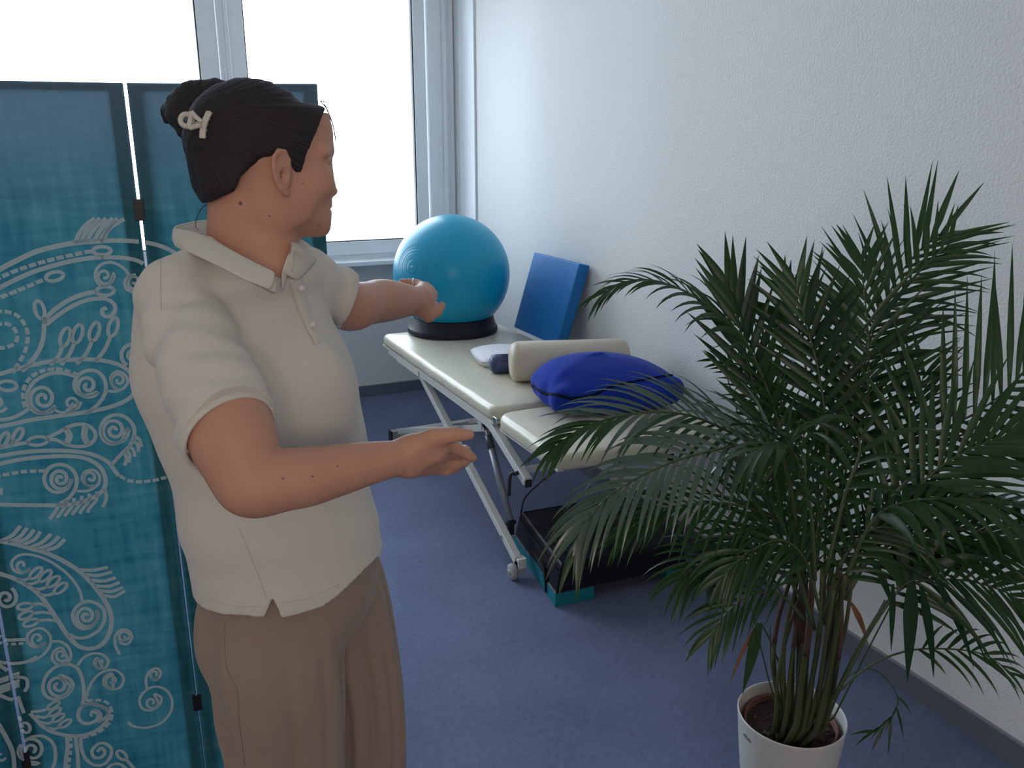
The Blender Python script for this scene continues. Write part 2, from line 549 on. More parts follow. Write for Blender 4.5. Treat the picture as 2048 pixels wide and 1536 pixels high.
# valve side turned to the camera-left
vd = unit(at(836, 536, 4.15)-BC)
b = MB()
pr = []
nL = 72
grooves = (0.245, 0.30, 0.40, 0.47, 0.56)
th = sorted(set([math.pi*k/nL for k in range(nL+1)] + [g+e for g in (0.125, 0.245, 0.30, 0.36) for e in (-0.006, 0.0, 0.006)]))
for t in th:
    r = BR
    for g in (0.125, 0.245, 0.30, 0.36):
        if abs(t-g) < 1e-6:
            r = BR-0.0012
    pr.append((max(r*math.sin(t), 0.0004), r*math.cos(t)))
b.lathe(pr, BC, 80, vd)
ball = b.mk('exercise_ball', M_ball, loc=(BC[0], BC[1], BC[2]-BR), smooth=True)
tag(ball, 'large turquoise exercise ball sitting in a black ring on the couch', 'ball')
MB().lathe([(0.0, BR+0.003), (0.005, BR+0.003), (0.007, BR+0.001), (0.008, BR-0.003)], BC, 16, vd, cap=False).mk('valve_plug', mat('pale_valve_plug', (0.35, 0.55, 0.60), 0.5), ball, smooth=True)

# ---------------------------------------------------------------- blue foam block leaning on the wall
M_foam = mat('blue_foam', (0.003, 0.165, 0.50), 0.6, bump=(240, 0.2), vary=(30, 0.12))
P0 = np.array([1.862, 3.955, TZ+0.006])          # front lower corner, window side
ey = unit((0.0, -1, 0.0))
lean = unit((0.098, -0.045, 0.405))
lean = unit(lean-ey*0)
nx = unit(np.cross(lean, ey))
if nx[0] < 0:
    nx = -nx
Lh, Ly, Lt = 0.405, 0.475, 0.058
P = []
for z in (0, Lh):
    for (y, t) in ((0, 0), (Ly, 0), (Ly, Lt), (0, Lt)):
        P.append(P0+lean*z+ey*y+nx*t)
dzm = min(p[2] for p in P)
P = [p+np.array([0, 0, TZ+0.005-dzm]) for p in P]
blk = MB().hexa(P).mk('foam_block', M_foam, loc=P[0], bevel=0.006)
tag(blk, 'thick bright blue foam pad leaning against the white wall on the couch', 'foam pad')
gb = MB()
gb.lathe([(0.02, 0), (0.021, 0.002), (0.021, 0.10), (0.02, 0.102)], (1.83, 3.33, TZ+0.026), 20, (0, 1, 0))
tag(gb.mk('exercise_band', mat('green_latex', (0.01, 0.30, 0.16), 0.5), loc=(1.83, 3.38, TZ), smooth=True), 'small green roll peeking out between blue foam pad and bolster', 'exercise band')

# ---------------------------------------------------------------- bolster, roller, white cushion
A, B = np.array([1.418, 3.055, 0]), np.array([1.872, 2.905, 0])
ax = unit(B-A)
Lb = np.linalg.norm(B-A)+0.02
R = 0.083
pr = [(0.0, 0.0), (0.03, 0.0005), (0.055, 0.003), (0.070, 0.010), (0.078, 0.020), (0.0822, 0.033), (0.0815, 0.035), (0.083, 0.038)]
full = pr+[(r, Lb-z) for r, z in pr[::-1]]
b = MB().lathe(full, (A[0], A[1], TZ+0.005+R), 56, ax, cap=False)
bol = b.mk('bolster', mat('beige_vinyl', (0.56, 0.49, 0.385), 0.42, bump=(120, 0.1, 4), vary=(22, 0.06)), loc=(A[0], A[1], TZ), smooth=True)
tag(bol, 'long beige vinyl bolster roll lying across the couch behind blue cushion', 'bolster')

# flat white neck pillow
def pillow(name, c, ax_u, ax_v, lu, lv, h, m, z0, pw=2.6, n=26, loc=None, zf=None):
    """closed soft cushion on the plane z0"""
    u, v = unit(ax_u), unit(ax_v)
    top, bot, F = [], [], []
    for i in range(n+1):
        for j in range(n+1):
            a, bb = 2*i/n-1, 2*j/n-1
            # square to rounded square
            x = a*math.sqrt(1-0.18*bb*bb)
            y = bb*math.sqrt(1-0.18*a*a)
            e = (1-abs(a)**pw)*(1-abs(bb)**pw)
            hh = max(e, 0)**0.5
            p = np.array([c[0], c[1], 0])+u*x*lu/2+v*y*lv/2
            d = zf(a, bb) if zf else 0
            top.append((p[0], p[1], z0+h*0.42+h*0.58*hh+d*hh))
            bot.append((p[0], p[1], z0+h*0.42-h*0.42*min(1, hh*2.2)))
    N = n+1
    V = top+bot
    for i in range(n):
        for j in range(n):
            q = [i*N+j, (i+1)*N+j, (i+1)*N+j+1, i*N+j+1]
            F.append(q)
            F.append([k+N*N for k in q[::-1]])
    bd = [i*N for i in range(n)]+[n*N+j for j in range(n)]+[i*N+n for i in range(n, 0, -1)]+[j for j in range(n, 0, -1)]
    for k in range(len(bd)):
        a, b2 = bd[k], bd[(k+1) % len(bd)]
        F.append([a, b2, b2+N*N, a+N*N])
    return mk(name, V, F, m, loc=loc if loc is not None else (c[0], c[1], z0), smooth=True)


wp = pillow('white_cushion', (1.535, 3.385), (1, -0.2, 0), (0.2, 1, 0), 0.26, 0.30, 0.062, mat('white_cotton', (0.80, 0.82, 0.88), 0.8, bump=(300, 0.2)), TZ+0.0055, 2.0, 18)
tag(wp, 'small flat white cushion poking out behind the bolster', 'cushion')
# navy roller with short ribs
c0 = np.array([1.395, 3.205, TZ+0.045])
d0 = unit((0.95, -0.25, 0))
b = MB().lathe([(0.0, 0), (0.022, 0.002), (0.036, 0.012), (0.041, 0.03), (0.041, 0.20), (0.036, 0.22), (0, 0.222)], c0, 36, d0, cap=False)
nr = b.mk('massage_roller', mat('navy_plastic', (0.035, 0.05, 0.14), 0.4), loc=(c0[0], c0[1], TZ), smooth=True)
tag(nr, 'small navy blue ribbed roller between white cushion and bolster', 'roller')
sd = unit(np.cross(d0, ZZ))
for k in range(5):
    a = math.radians(100+16*k)
    rad = math.cos(a)*sd*-1+math.sin(a)*ZZ
    b = MB().beam(c0+d0*0.05+rad*0.0415, c0+d0*0.10+rad*0.0415, 0.004, 0.003, np.cross(d0, rad))
    b.mk('rib', mat('navy_rib', (0.02, 0.03, 0.08), 0.5), nr)

M_terry = mat('royal_blue_terry', (0.010, 0.040, 0.36), 0.95, bump=(420, 1.0, 4), vary=(9, 0.22), sheen=0.12, spec=0.1)
# ---------------------------------------------------------------- aerobic step
M_stepb = mat('step_black', (0.0045, 0.005, 0.009), 0.5, spec=0.3, bump=(500, 0.1))
M_teal = mat('step_teal', (0.004, 0.17, 0.23), 0.45)
st = thing('aerobic_step', (1.65, 2.65, 0), 'black aerobic step platform on teal risers, on the carpet under the couch foot', 'step bench')
ang = math.atan2(1.378-1.287, 2.962-2.386)*0.9
ex, eyv = np.array([math.cos(ang)*1.0, -math.sin(ang)*0.4, 0]), np.array([math.sin(ang), math.cos(ang), 0])
ex = unit(ex)
S0 = np.array([1.287, 2.386, 0])
SL, SD = 0.555, 0.50


def sp_(x, y, z):
    return S0+ex*x+eyv*y+np.array([0, 0, z])


# platform shell: tapered rim, ribbed left end, hollow below
rings = []
for ins, z in ((0.0, 0.052), (0.006, 0.056), (0.020, 0.128), (0.026, 0.150), (0.034, 0.158), (0.034, 0.1555)):
    rings.append([sp_(a, b_, z) for a, b_ in ((ins, ins*0.6), (SL-ins, ins*0.6), (SL-ins, SD-ins*0.6), (ins, SD-ins*0.6))])
b = MB().loft(rings)
# cut the long sides: platform side skirts are higher than the ends
plat = b.mk('platform', M_stepb, st, bevel=0.006)
MB().path([sp_(0.018, 0.02, 0.134), sp_(0.018, SD-0.02, 0.134)], 0.004, 0.004, (0, 0, 1)).mk('groove_rib', M_stepb, plat)
MB().path([sp_(0.0225, 0.02, 0.146), sp_(0.0225, SD-0.02, 0.146)], 0.003, 0.003, (0, 0, 1)).mk('groove_rib', M_stepb, plat)
# hand grip recess on the left end
g = []
for y0 in (0.105, 0.118, 0.24, 0.262, 0.275):
    pass
gp = [(0.09, 0.012), (0.10, 0.065), (0.125, 0.092), (0.16, 0.100), (0.27, 0.100), (0.285, 0.092), (0.285, 0.012)]
gr = MB()
outl = [sp_(-0.0015+0.014*max(0, (z-0.056)/0.072), y, z) for y, z in gp]
gr.add(outl+[p+ex*0.012 for p in outl], [tuple(range(7))]+[(i, (i+1) % 7, 7+(i+1) % 7, 7+i) for i in range(7)])
gr.mk('grip_recess', mat('grip_dark', (0.003, 0.003, 0.004), 0.8), plat)
MB().path([sp_(-0.004+0.014*max(0, (z-0.056)/0.072), y, z) for y, z in gp[:6]], 0.004, 0.004, (1, 0, 0)).mk('grip_rim', M_stepb, plat)
gt = MB().hexa([sp_(-0.003, 0.10, 0.012), sp_(0.01, 0.10, 0.012), sp_(0.01, 0.284, 0.012), sp_(-0.003, 0.284, 0.012), sp_(-0.001, 0.135, 0.066), sp_(0.012, 0.125, 0.066), sp_(0.012, 0.284, 0.066), sp_(-0.001, 0.284, 0.066)])
gt.mk('grip_panel', M_teal, st)
for x0, rw in ((0.0, 0.16), (SL-0.095, 0.095)):
    rr = MB()
    rr.hexa([sp_(x0, 0, 0), sp_(x0+rw, 0, 0), sp_(x0+rw, SD, 0), sp_(x0, SD, 0), sp_(x0+0.003, 0.003, 0.053), sp_(x0+rw-0.003, 0.003, 0.053), sp_(x0+rw-0.003, SD-0.003, 0.053), sp_(x0+0.003, SD-0.003, 0.053)])
    rr.mk('riser', M_teal, st, bevel=0.003)


def text_obj(name, s, size, m, parent, P, xd, yd, off=0.0):
    cu = bpy.data.curves.new(name, 'FONT')
    cu.body = s
    cu.size = size
    cu.extrude = 0.0006
    cu.align_x = 'CENTER'
    cu.align_y = 'CENTER'
    tmp = bpy.data.objects.new(name, cu)
    COL.objects.link(tmp)
    dg = bpy.context.evaluated_depsgraph_get()
    me = bpy.data.meshes.new_from_object(tmp.evaluated_get(dg))
    V = np.array([v.co[:] for v in me.vertices])
    F = [tuple(p.vertices) for p in me.polygons]
    bpy.data.objects.remove(tmp)
    bpy.data.curves.remove(cu)
    bpy.data.meshes.remove(me)
    xd, yd = unit(xd), unit(yd)
    zd = np.cross(xd, yd)
    W = P + V[:, :1]*xd + V[:, 1:2]*yd + (V[:, 2:3]+off)*zd
    return mk(name, W, F, m, parent)


text_obj('raised_lettering', 'THE STEP', 0.055, mat('raised_black', (0.035, 0.040, 0.065), 0.35), plat, sp_(0.085, 0.20, 0.1580), -eyv, ex, 0.0)
# ---------------------------------------------------------------- implicit-surface modeller (smooth unions, polygonised with surface nets)
def smooth_table(zs, cols, n=240):
    zs = np.asarray(zs, float)
    C = np.asarray(cols, float)
    if zs[0] > zs[-1]:
        zs, C = zs[::-1], C[::-1]
    P = crom(np.column_stack([zs, C]), max(2, n//len(zs)))
    return P[:, 0], P[:, 1:]


class Blob:
    PAD = 0.045

    def __init__(s):
        s.pr = []

    def _add(s, fn, lo, hi, k, op):
        s.pr.append((fn, np.asarray(lo, float), np.asarray(hi, float), k, op))
        return s

    def cone(s, a, b, ra, rb, k=0.015, op='u', flat=None, cut=None, amp=None, hollow=None):
        """round cone; flat=(axis,factor) squashes across an axis; cut=[(point,normal)] planes"""
        a, b = np.asarray(a, float), np.asarray(b, float)
        ab = b-a
        L2 = ab @ ab

        def fn(P):
            p = P-a
            h = np.clip((p @ ab)/L2, 0, 1)
            q = p-h[:, None]*ab
            if flat is not None:
                n_, f_ = flat
                q = q+n_*((q @ n_)*(f_-1))[:, None]
            d = np.sqrt((q*q).sum(1))-(ra+(rb-ra)*h)
            if amp is not None:
                d = d+amp(P)
            if cut is not None:
                for c_, n_ in cut:
                    d = np.maximum(d, (P-c_) @ n_)
            if hollow is not None:
                h0, h1, hr = hollow
                hv = h1-h0
                t_ = np.clip(((P-h0) @ hv)/(hv @ hv), 0, 1)
                w_ = P-h0-t_[:, None]*hv
                d = np.maximum(d, hr-np.sqrt((w_*w_).sum(1)))
            return d
        r = max(ra, rb)
        return s._add(fn, np.minimum(a, b)-r, np.maximum(a, b)+r, k, op)

    def chain(s, pts, rad, k=0.012, kj=0.006, **kw):
        for i in range(len(pts)-1):
            s.cone(pts[i], pts[i+1], rad[i], rad[i+1], k if i == 0 else kj, **kw)
        return s

    def ell(s, c, R, r, k=0.015, op='u', amp=None):
        c, R, r = np.asarray(c, float), np.asarray(R, float), np.asarray(r, float)

        def fn(P):
            q = (P-c) @ R.T
            k0 = np.sqrt(((q/r)**2).sum(1))+1e-9
            k1 = np.sqrt(((q/(r*r))**2).sum(1))+1e-9
            d = k0*(k0-1)/k1
            return d+amp(P) if amp is not None else d
        e = np.sqrt(((R*r[:, None])**2).sum(0))
        return s._add(fn, c-e, c+e, k, op)

    def loft(s, O, S, Fv, Zv, zs, rows, k=0.02, op='u', pw=2.0, amp=None, cut=None):
        """rows: cs, cf, a, bfront, bback per z (local frame S,F,Z at O)"""
        O, S, Fv, Zv = (np.asarray(v, float) for v in (O, S, Fv, Zv))
        zt, T = smooth_table(zs, rows)

        def fn(P):
            q = P-O
            z = q @ Zv
            c = [np.interp(z, zt, T[:, i]) for i in range(5)]
            u = q @ S-c[0]
            v = q @ Fv-c[1]
            b_ = np.where(v > 0, c[3], c[4])
            x, y = np.abs(u)/c[2], np.abs(v)/b_
            if pw == 2.0:
                k0 = np.sqrt(x*x+y*y)+1e-9
            else:
                k0 = (x**pw+y**pw)**(1/pw)+1e-9
            k1 = np.sqrt((x/c[2])**2+(y/b_)**2)/np.sqrt(x*x+y*y+1e-12)+1e-9
            d = (k0-1)/k1
            d = np.maximum(d, np.maximum(z-zt[-1], zt[0]-z))
            if amp is not None:
                d = d+amp(P, u, v, z)
            if cut is not None:
                d = np.maximum(d, cut(P, u, v, z))
            return d
        R = max(np.abs(T).max(0)[[0, 1]].max()+T[:, 2:].max(), 0.01)
        pts = [O+Zv*zz+S*(ss*R)+Fv*(ff*R) for zz in (zt[0], zt[-1]) for ss in (-1, 1) for ff in (-1, 1)]
        return s._add(fn, np.min(pts, 0), np.max(pts, 0), k, op)

    def plane(s, c, n, lo, hi, k=0.004):
        """keep the side against n inside the box lo..hi"""
        c, n = np.asarray(c, float), unit(n)
        return s._add(lambda P: -((P-c) @ n), lo, hi, k, 's')

    def ev(s, P, lo=None, hi=None):
        d = np.full(len(P), 0.2)
        for fn, l, h, k, op in s.pr:
            if lo is not None and (np.any(l-s.PAD > hi) or np.any(h+s.PAD < lo)):
                continue
            e = fn(P)
            if op == 'u':
                hh = np.clip(0.5+0.5*(d-e)/k, 0, 1)
                d = d*(1-hh)+e*hh-k*hh*(1-hh)
            elif op == 's':
                hh = np.clip(0.5-0.5*(d+e)/k, 0, 1)
                d = d*(1-hh)-e*hh+k*hh*(1-hh)
            else:
                d = np.maximum(d, e)
        return d

    def mesh(s, h, N=24, relax=2):
        ul = [p for p in s.pr if p[4] == 'u']
        lo = np.min([p[1] for p in ul], 0)-0.02
        hi = np.max([p[2] for p in ul], 0)+0.02
        nC = np.ceil((hi-lo)/(h*N)).astype(int)
        M = np.int64(1 << 20)
        keys, pos, quads = [], [], []
        g1 = np.arange(-1, N+1)
        gx, gy, gz_ = np.meshgrid(g1, g1, g1, indexing='ij')
        G = np.stack([gx, gy, gz_], -1).reshape(-1, 3)
        n = N+2
        for ci in range(nC[0]):
            for cj in range(nC[1]):
                for ck in range(nC[2]):
                    base = np.array([ci, cj, ck])*N
                    l = lo+(base-1)*h
                    u_ = lo+(base+N+1)*h
                    if not any(np.all(p[1]-0.012 <= u_) and np.all(p[2]+0.012 >= l) for p in ul):
                        continue
                    # coarse look first
                    cg = np.array([[a, b, c] for a in (0, .25, .5, .75, 1) for b in (0, .25, .5, .75, 1) for c in (0, .25, .5, .75, 1)])
                    dc = s.ev(l+cg*(u_-l), l, u_)
                    if np.abs(dc).min() > h*N*0.45 and (dc.min() > 0 or dc.max() < 0):
                        continue
                    d = s.ev(lo+(base+G)*h, l, u_).reshape(n, n, n)
                    neg = d < 0
                    if neg.all() or not neg.any():
                        continue
                    cn = [neg[a:a+N+1, b:b+N+1, c:c+N+1] for a in (0, 1) for b in (0, 1) for c in (0, 1)]
                    allc = np.logical_and.reduce(cn)
                    anyc = np.logical_or.reduce(cn)
                    act = np.argwhere(anyc & ~allc)
                    if len(act) == 0:
                        continue
                    sm = np.zeros((len(act), 3))
                    cnt = np.zeros(len(act))
                    for ax_ in range(3):
                        o1, o2 = [x for x in range(3) if x != ax_]
                        for e1 in (0, 1):
                            for e2 in (0, 1):
                                off = np.zeros(3, int)
                                off[o1], off[o2] = e1, e2
                                A = act+off
                                Bq = A.copy()
                                Bq[:, ax_] += 1
                                da = d[A[:, 0], A[:, 1], A[:, 2]]
                                db = d[Bq[:, 0], Bq[:, 1], Bq[:, 2]]
                                cr = (da < 0) != (db < 0)
                                t = np.where(cr, da/np.where(cr, da-db, 1), 0)
                                pt = off+np.zeros((len(act), 3))
                                pt[:, ax_] = t
                                sm += pt*cr[:, None]
                                cnt += cr
                    vp = lo+(base-1+act+sm/cnt[:, None])*h
                    gi = (act+base-1+2).astype(np.int64)
                    keys.append((gi[:, 0]*M+gi[:, 1])*M+gi[:, 2])
                    pos.append(vp)
                    for ax_ in range(3):
                        o1, o2 = (ax_+1) % 3, (ax_+2) % 3
                        sl0 = neg[1:N+1, 1:N+1, 1:N+1]
                        idx = [slice(1, N+1)]*3
                        idx[ax_] = slice(2, N+2)
                        sl1 = neg[tuple(idx)]
                        ed = np.argwhere(sl0 != sl1)
                        if len(ed) == 0:
                            continue
                        fl = sl0[ed[:, 0], ed[:, 1], ed[:, 2]]
                        c0 = ed+base+2
                        v1, v2 = np.zeros(3, int), np.zeros(3, int)
                        v1[o1] = 1
                        v2[o2] = 1
                        q = [c0-v1-v2, c0-v2, c0, c0-v1]
                        q = np.stack([(x[:, 0].astype(np.int64)*M+x[:, 1])*M+x[:, 2] for x in q], 1)
                        q[~fl] = q[~fl][:, ::-1]
                        quads.append(q)
        keys = np.concatenate(keys)
        pos = np.concatenate(pos)
        quads = np.concatenate(quads)
        uk, first = np.unique(keys, return_index=True)
        V = pos[first]
        Q = np.searchsorted(uk, quads)
        Q = np.clip(Q, 0, len(uk)-1)
        ok = (uk[Q] == quads).all(1)
        Q = Q[ok]
        for _ in range(relax):
            acc = np.zeros_like(V)
            c_ = np.zeros(len(V))
            for i in range(4):
                j = (i+1) % 4
                np.add.at(acc, Q[:, i], V[Q[:, j]])
                np.add.at(acc, Q[:, j], V[Q[:, i]])
                np.add.at(c_, Q[:, i], 1)
                np.add.at(c_, Q[:, j], 1)
            V = V+0.5*(acc/np.maximum(c_, 1)[:, None]-V)
        return V, Q


def mkq(name, V, Q, m, parent=None, loc=None, attrs=None, label=None):
    """fast link of a big quad mesh"""
    org = ORIGIN[parent.name] if parent is not None else np.array(loc if loc is not None else (0, 0, 0), float)
    me = bpy.data.meshes.new(name)
    nv, nf = len(V), len(Q)
    me.vertices.add(nv)
    me.vertices.foreach_set('co', (V-org).astype(np.float32).ravel())
    me.loops.add(nf*4)
    me.loops.foreach_set('vertex_index', Q.astype(np.int32).ravel())
    me.polygons.add(nf)
    me.polygons.foreach_set('loop_start', np.arange(0, nf*4, 4, dtype=np.int32))
    me.polygons.foreach_set('use_smooth', np.ones(nf, bool))
    me.update(calc_edges=True)
    me.validate()
    for an, val in (attrs or {}).items():
        at_ = me.attributes.new(an, 'FLOAT', 'POINT')
        at_.data.foreach_set('value', val.astype(np.float32))
    o = bpy.data.objects.new(name, me)
    COL.objects.link(o)
    me.materials.append(m)
    if parent is not None:
        o.parent = parent
    else:
        o.location = org
    ORIGIN[o.name] = org
    if label:
        o['label'] = label
    return o
# ---------------------------------------------------------------- blue terry cushion with zip
CU, CV_ = unit((1, -0.15, 0)), unit((0.15, 1, 0))
CC = np.array([1.632, 2.668, TZ+0.004])


def cush_amp(P, u, v, z):
    w = 0.0035*np.sin(31*u+12*v+20*z)*np.exp(-((z-0.07)/0.05)**2)+0.003*np.sin(55*v-25*u+3)*np.exp(-((z-0.05)/0.04)**2)
    w += 0.007*np.exp(-((v+0.03-0.35*u)/0.020)**2)*(u < 0.06)*np.clip((z-0.07)/0.05, 0, 1)
    w += 0.0025*np.sin(70*u+9*np.sin(20*v))*np.clip(0.14-z, 0, 0.1)*10*0.5
    return -w


cush = Blob()
cush.loft(CC, CU, CV_, ZZ, [0.0, 0.012, 0.035, 0.075, 0.105, 0.132, 0.155, 0.172, 0.182],
          [(0.01, 0.0, 0.225, 0.165, 0.165), (0.008, 0.0, 0.248, 0.178, 0.186), (0.004, 0.0, 0.263, 0.185, 0.196), (0.0, 0.0, 0.268, 0.180, 0.192), (-0.008, 0.0, 0.252, 0.160, 0.172),
           (-0.020, 0.006, 0.215, 0.128, 0.138), (-0.035, 0.012, 0.165, 0.092, 0.098), (-0.045, 0.016, 0.105, 0.055, 0.055), (-0.05, 0.018, 0.045, 0.022, 0.022)], pw=2.9, amp=cush_amp)
cush.ell(CC+CU*-0.220+CV_*-0.150+ZZ*0.060, np.array([CU, CV_, ZZ]), (0.040, 0.036, 0.045), k=0.05)
cush.ell(CC+CU*0.220+CV_*-0.145+ZZ*0.064, np.array([CU, CV_, ZZ]), (0.040, 0.036, 0.045), k=0.05)
cuV, cuQ = cush.mesh(0.0055)
cushion_o = mkq('blue_cushion', cuV, cuQ, M_terry, loc=CC)
tag(cushion_o, 'plump royal blue terry cushion with a dark zip on the couch foot end', 'cushion')
bvh_c = BVHTree.FromPolygons([tuple(v) for v in cuV], [tuple(q) for q in cuQ.tolist()])
zc = []
for px, py in crom([(1044, 764, 0), (1066, 772, 0), (1086, 785, 0), (1112, 790, 0), (1150, 797, 0), (1190, 789, 0), (1230, 772, 0), (1290, 760, 0), (1335, 752, 0), (1352, 753, 0)], 6)[:, :2]:
    h = bvh_c.ray_cast(Vector(EYEP), Vector(sray(px, py)))[0]
    if h is not None:
        zc.append(np.array(h)+unit(EYEP-np.array(h))*0.001)
MB().path(zc, 0.011, 0.003, (0, 0, 1)).mk('zip', mat('dark_zip', (0.005, 0.008, 0.024), 0.9, spec=0.1), cushion_o, smooth=True, label='dark navy zip')
MB().path(zc, 0.0035, 0.006, (0, 0, 1)).mk('zip_teeth', mat('zip_teeth', (0.012, 0.020, 0.06), 0.8, spec=0.15), cushion_o, smooth=True)
# ---------------------------------------------------------------- the woman
M_skin = mat('skin', (0.585, 0.305, 0.215), 0.52, bump=(420, 0.12, 3), vary=(16, 0.10), spec=0.35)
M_shirt = mat('offwhite_pique', (0.70, 0.665, 0.61), 0.92, bump=(650, 0.35, 2), spec=0.15, sheen=0.2)
M_trous = mat('taupe_crepe', (0.33, 0.25, 0.205), 0.9, bump=(520, 0.3, 2), spec=0.15, sheen=0.2)


def hair_mat():
    m = bpy.data.materials.new('dark_brown_hair')
    m.use_nodes = True
    nt = m.node_tree
    b = nt.nodes['Principled BSDF']
    b.inputs['Roughness'].default_value = 0.6
    b.inputs['Specular IOR Level'].default_value = 0.25
    a = nt.nodes.new('ShaderNodeAttribute')
    a.attribute_name = 'strand'
    n = nt.nodes.new('ShaderNodeTexNoise')
    n.noise_dimensions = '1D'
    n.inputs['Scale'].default_value = 1.0
    n.inputs['Detail'].default_value = 4
    nt.links.new(a.outputs['Fac'], n.inputs['W'])
    cr = nt.nodes.new('ShaderNodeValToRGB')
    cr.color_ramp.elements[0].position = 0.3
    cr.color_ramp.elements[0].color = (0.011, 0.010, 0.014, 1)
    cr.color_ramp.elements[1].position = 0.75
    cr.color_ramp.elements[1].color = (0.045, 0.036, 0.040, 1)
    nt.links.new(n.outputs['Fac'], cr.inputs[0])
    nt.links.new(cr.outputs[0], b.inputs['Base Color'])
    bp = nt.nodes.new('ShaderNodeBump')
    bp.inputs['Strength'].default_value = 0.5
    bp.inputs['Distance'].default_value = 0.0015
    nt.links.new(n.outputs['Fac'], bp.inputs['Height'])
    nt.links.new(bp.outputs[0], b.inputs['Normal'])
    return m


M_hair = hair_mat()
PF = 0.77*rt-0.64*gz          # chest front
PL = 0.77*gz+0.64*rt          # her left
PO = np.array([0.20, 1.39, 0.0])
HA = 28.0            # head turned away from pure profile
woman = thing('person', (0.21, 1.38, 0.0), 'woman with dark hair pinned up, off-white polo shirt and taupe trousers, arms held out', 'person')


def bl(s, f, z):
    return PO+PL*s+PF*f+ZZ*z


LCURVE = np.array([(457, 345), (495, 350), (520, 322), (545, 300), (580, 279), (610, 268), (660, 259), (700, 257), (740, 256), (789, 268), (846, 293), (903, 316), (958, 333), (1013, 347), (1066, 360), (1118, 373), (1160, 380), (1200, 386), (1260, 391), (1330, 402), (1400, 428), (1460, 445), (1536, 455), (1900, 480)])
RCURVE = np.array([(480, 585), (530, 632), (600, 655), (668, 676), (730, 705), (789, 722), (846, 728), (903, 734), (958, 742), (1013, 752), (1066, 762), (1110, 767), (1160, 773), (1213, 785), (1303, 800), (1421, 814), (1536, 810), (1900, 815)])
TH = np.linspace(0, 2*math.pi, 72, endpoint=False)


def fit(z, rho, dd=0.0, L=None, R=None, grow=0.0):
    """section of a standing body at height z whose seen edges fall on the measured outline (L, R: outline curves)"""
    L = LCURVE if L is None else np.array(L, float)
    R = RCURVE if R is None else np.array(R, float)
    lat, a = 0.0, 0.18
    for _ in range(25):
        c = PO+rt*lat+gz*dd+ZZ*z
        P = c+np.outer(np.cos(TH)*a, PL)+np.outer(np.sin(TH)*a*rho, PF)
        V = P-EYEP
        d = V @ fw
        px, py = 1024+FOC*(V @ rt)/d, 768-FOC*(V @ up)/d
        i, j = px.argmin(), px.argmax()
        eL = px[i]-(np.interp(py[i], L[:, 0], L[:, 1])-grow)
        eR = px[j]-(np.interp(py[j], R[:, 0], R[:, 1])+grow)
        lat -= 0.5*(eL*d[i]+eR*d[j])/2/FOC
        a = max(a-0.5*(eR*d[j]-eL*d[i])/2/FOC/0.8, 0.03)
    cc = rt*lat+gz*dd
    return (cc @ PL, cc @ PF, a, a*rho, a*rho)


TORSO = [(1.36, 0.62, 0.0), (1.30, 0.72, 0.015), (1.25, 0.76, 0.02), (1.20, 0.78, 0.025), (1.15, 0.78, 0.025), (1.10, 0.78, 0.025), (1.05, 0.78, 0.025), (1.0, 0.80, 0.025),
         (0.95, 0.82, 0.025), (0.90, 0.85, 0.025), (0.86, 0.86, 0.025), (0.80, 0.88, 0.025)]
T_z = [1.46, 1.43, 1.40]+[r[0] for r in TORSO]
T_rows = [fit(*r) for r in TORSO]
_c = T_rows[0]
T_rows = [(-0.015, -0.02, 0.060, 0.060, 0.060), (_c[0]*0.5, -0.025, 0.100, 0.078, 0.070), (_c[0], -0.02, 0.150, 0.100, 0.085)]+T_rows

LEG_Z = [0.94, 0.85, 0.78, 0.70, 0.62, 0.54, 0.46, 0.30, 0.07]
NEAR = [fit(z, 0.95, d_, R=[(1000, 693), (1900, 692)], grow=g_) for z, d_, g_ in zip(LEG_Z, (0.0, -0.02, -0.045, -0.06, -0.06, -0.06, -0.06, -0.06, -0.06), (-90, -45, -9, -2, 0, 0, 0, 0, 0))]
FAR = [fit(z, 0.95, 0.105, L=[(1000, 560), (1200, 590), (1300, 620), (1400, 640), (1900, 650)], grow=-75 if z > 0.9 else (-14 if z > 0.8 else 0)) for z in LEG_Z]
# --- arms
RA = [at(350, 602, 1.245), at(410, 735, 1.180), at(462, 868, 1.140), at(506, 953, 1.125), at(590, 957, 1.145), at(655, 945, 1.17), at(740, 926, 1.205), at(815, 913, 1.24)]
RR = [0.040, 0.053, 0.0580, 0.0440, 0.0415, 0.0375, 0.0305, 0.0235]
LA = [at(612, 552, 1.465), at(690, 609, 1.60), at(732, 607, 1.68), at(772, 601, 1.77), at(838, 601, 1.91)]
LR = [0.030, 0.0475, 0.0425, 0.0440, 0.0290]

HF = unit(math.cos(math.radians(HA))*rt+math.sin(math.radians(HA))*gz)
HL = np.cross(ZZ, HF)
H0 = at(515, 320, 1.30)
HR = np.array([HF, HL, ZZ])


def hd(u, w, v):
    return H0+HF*u+HL*w+ZZ*v


def finger(B, pts, rad):
    B.chain(pts, rad, k=0.006, kj=0.003)


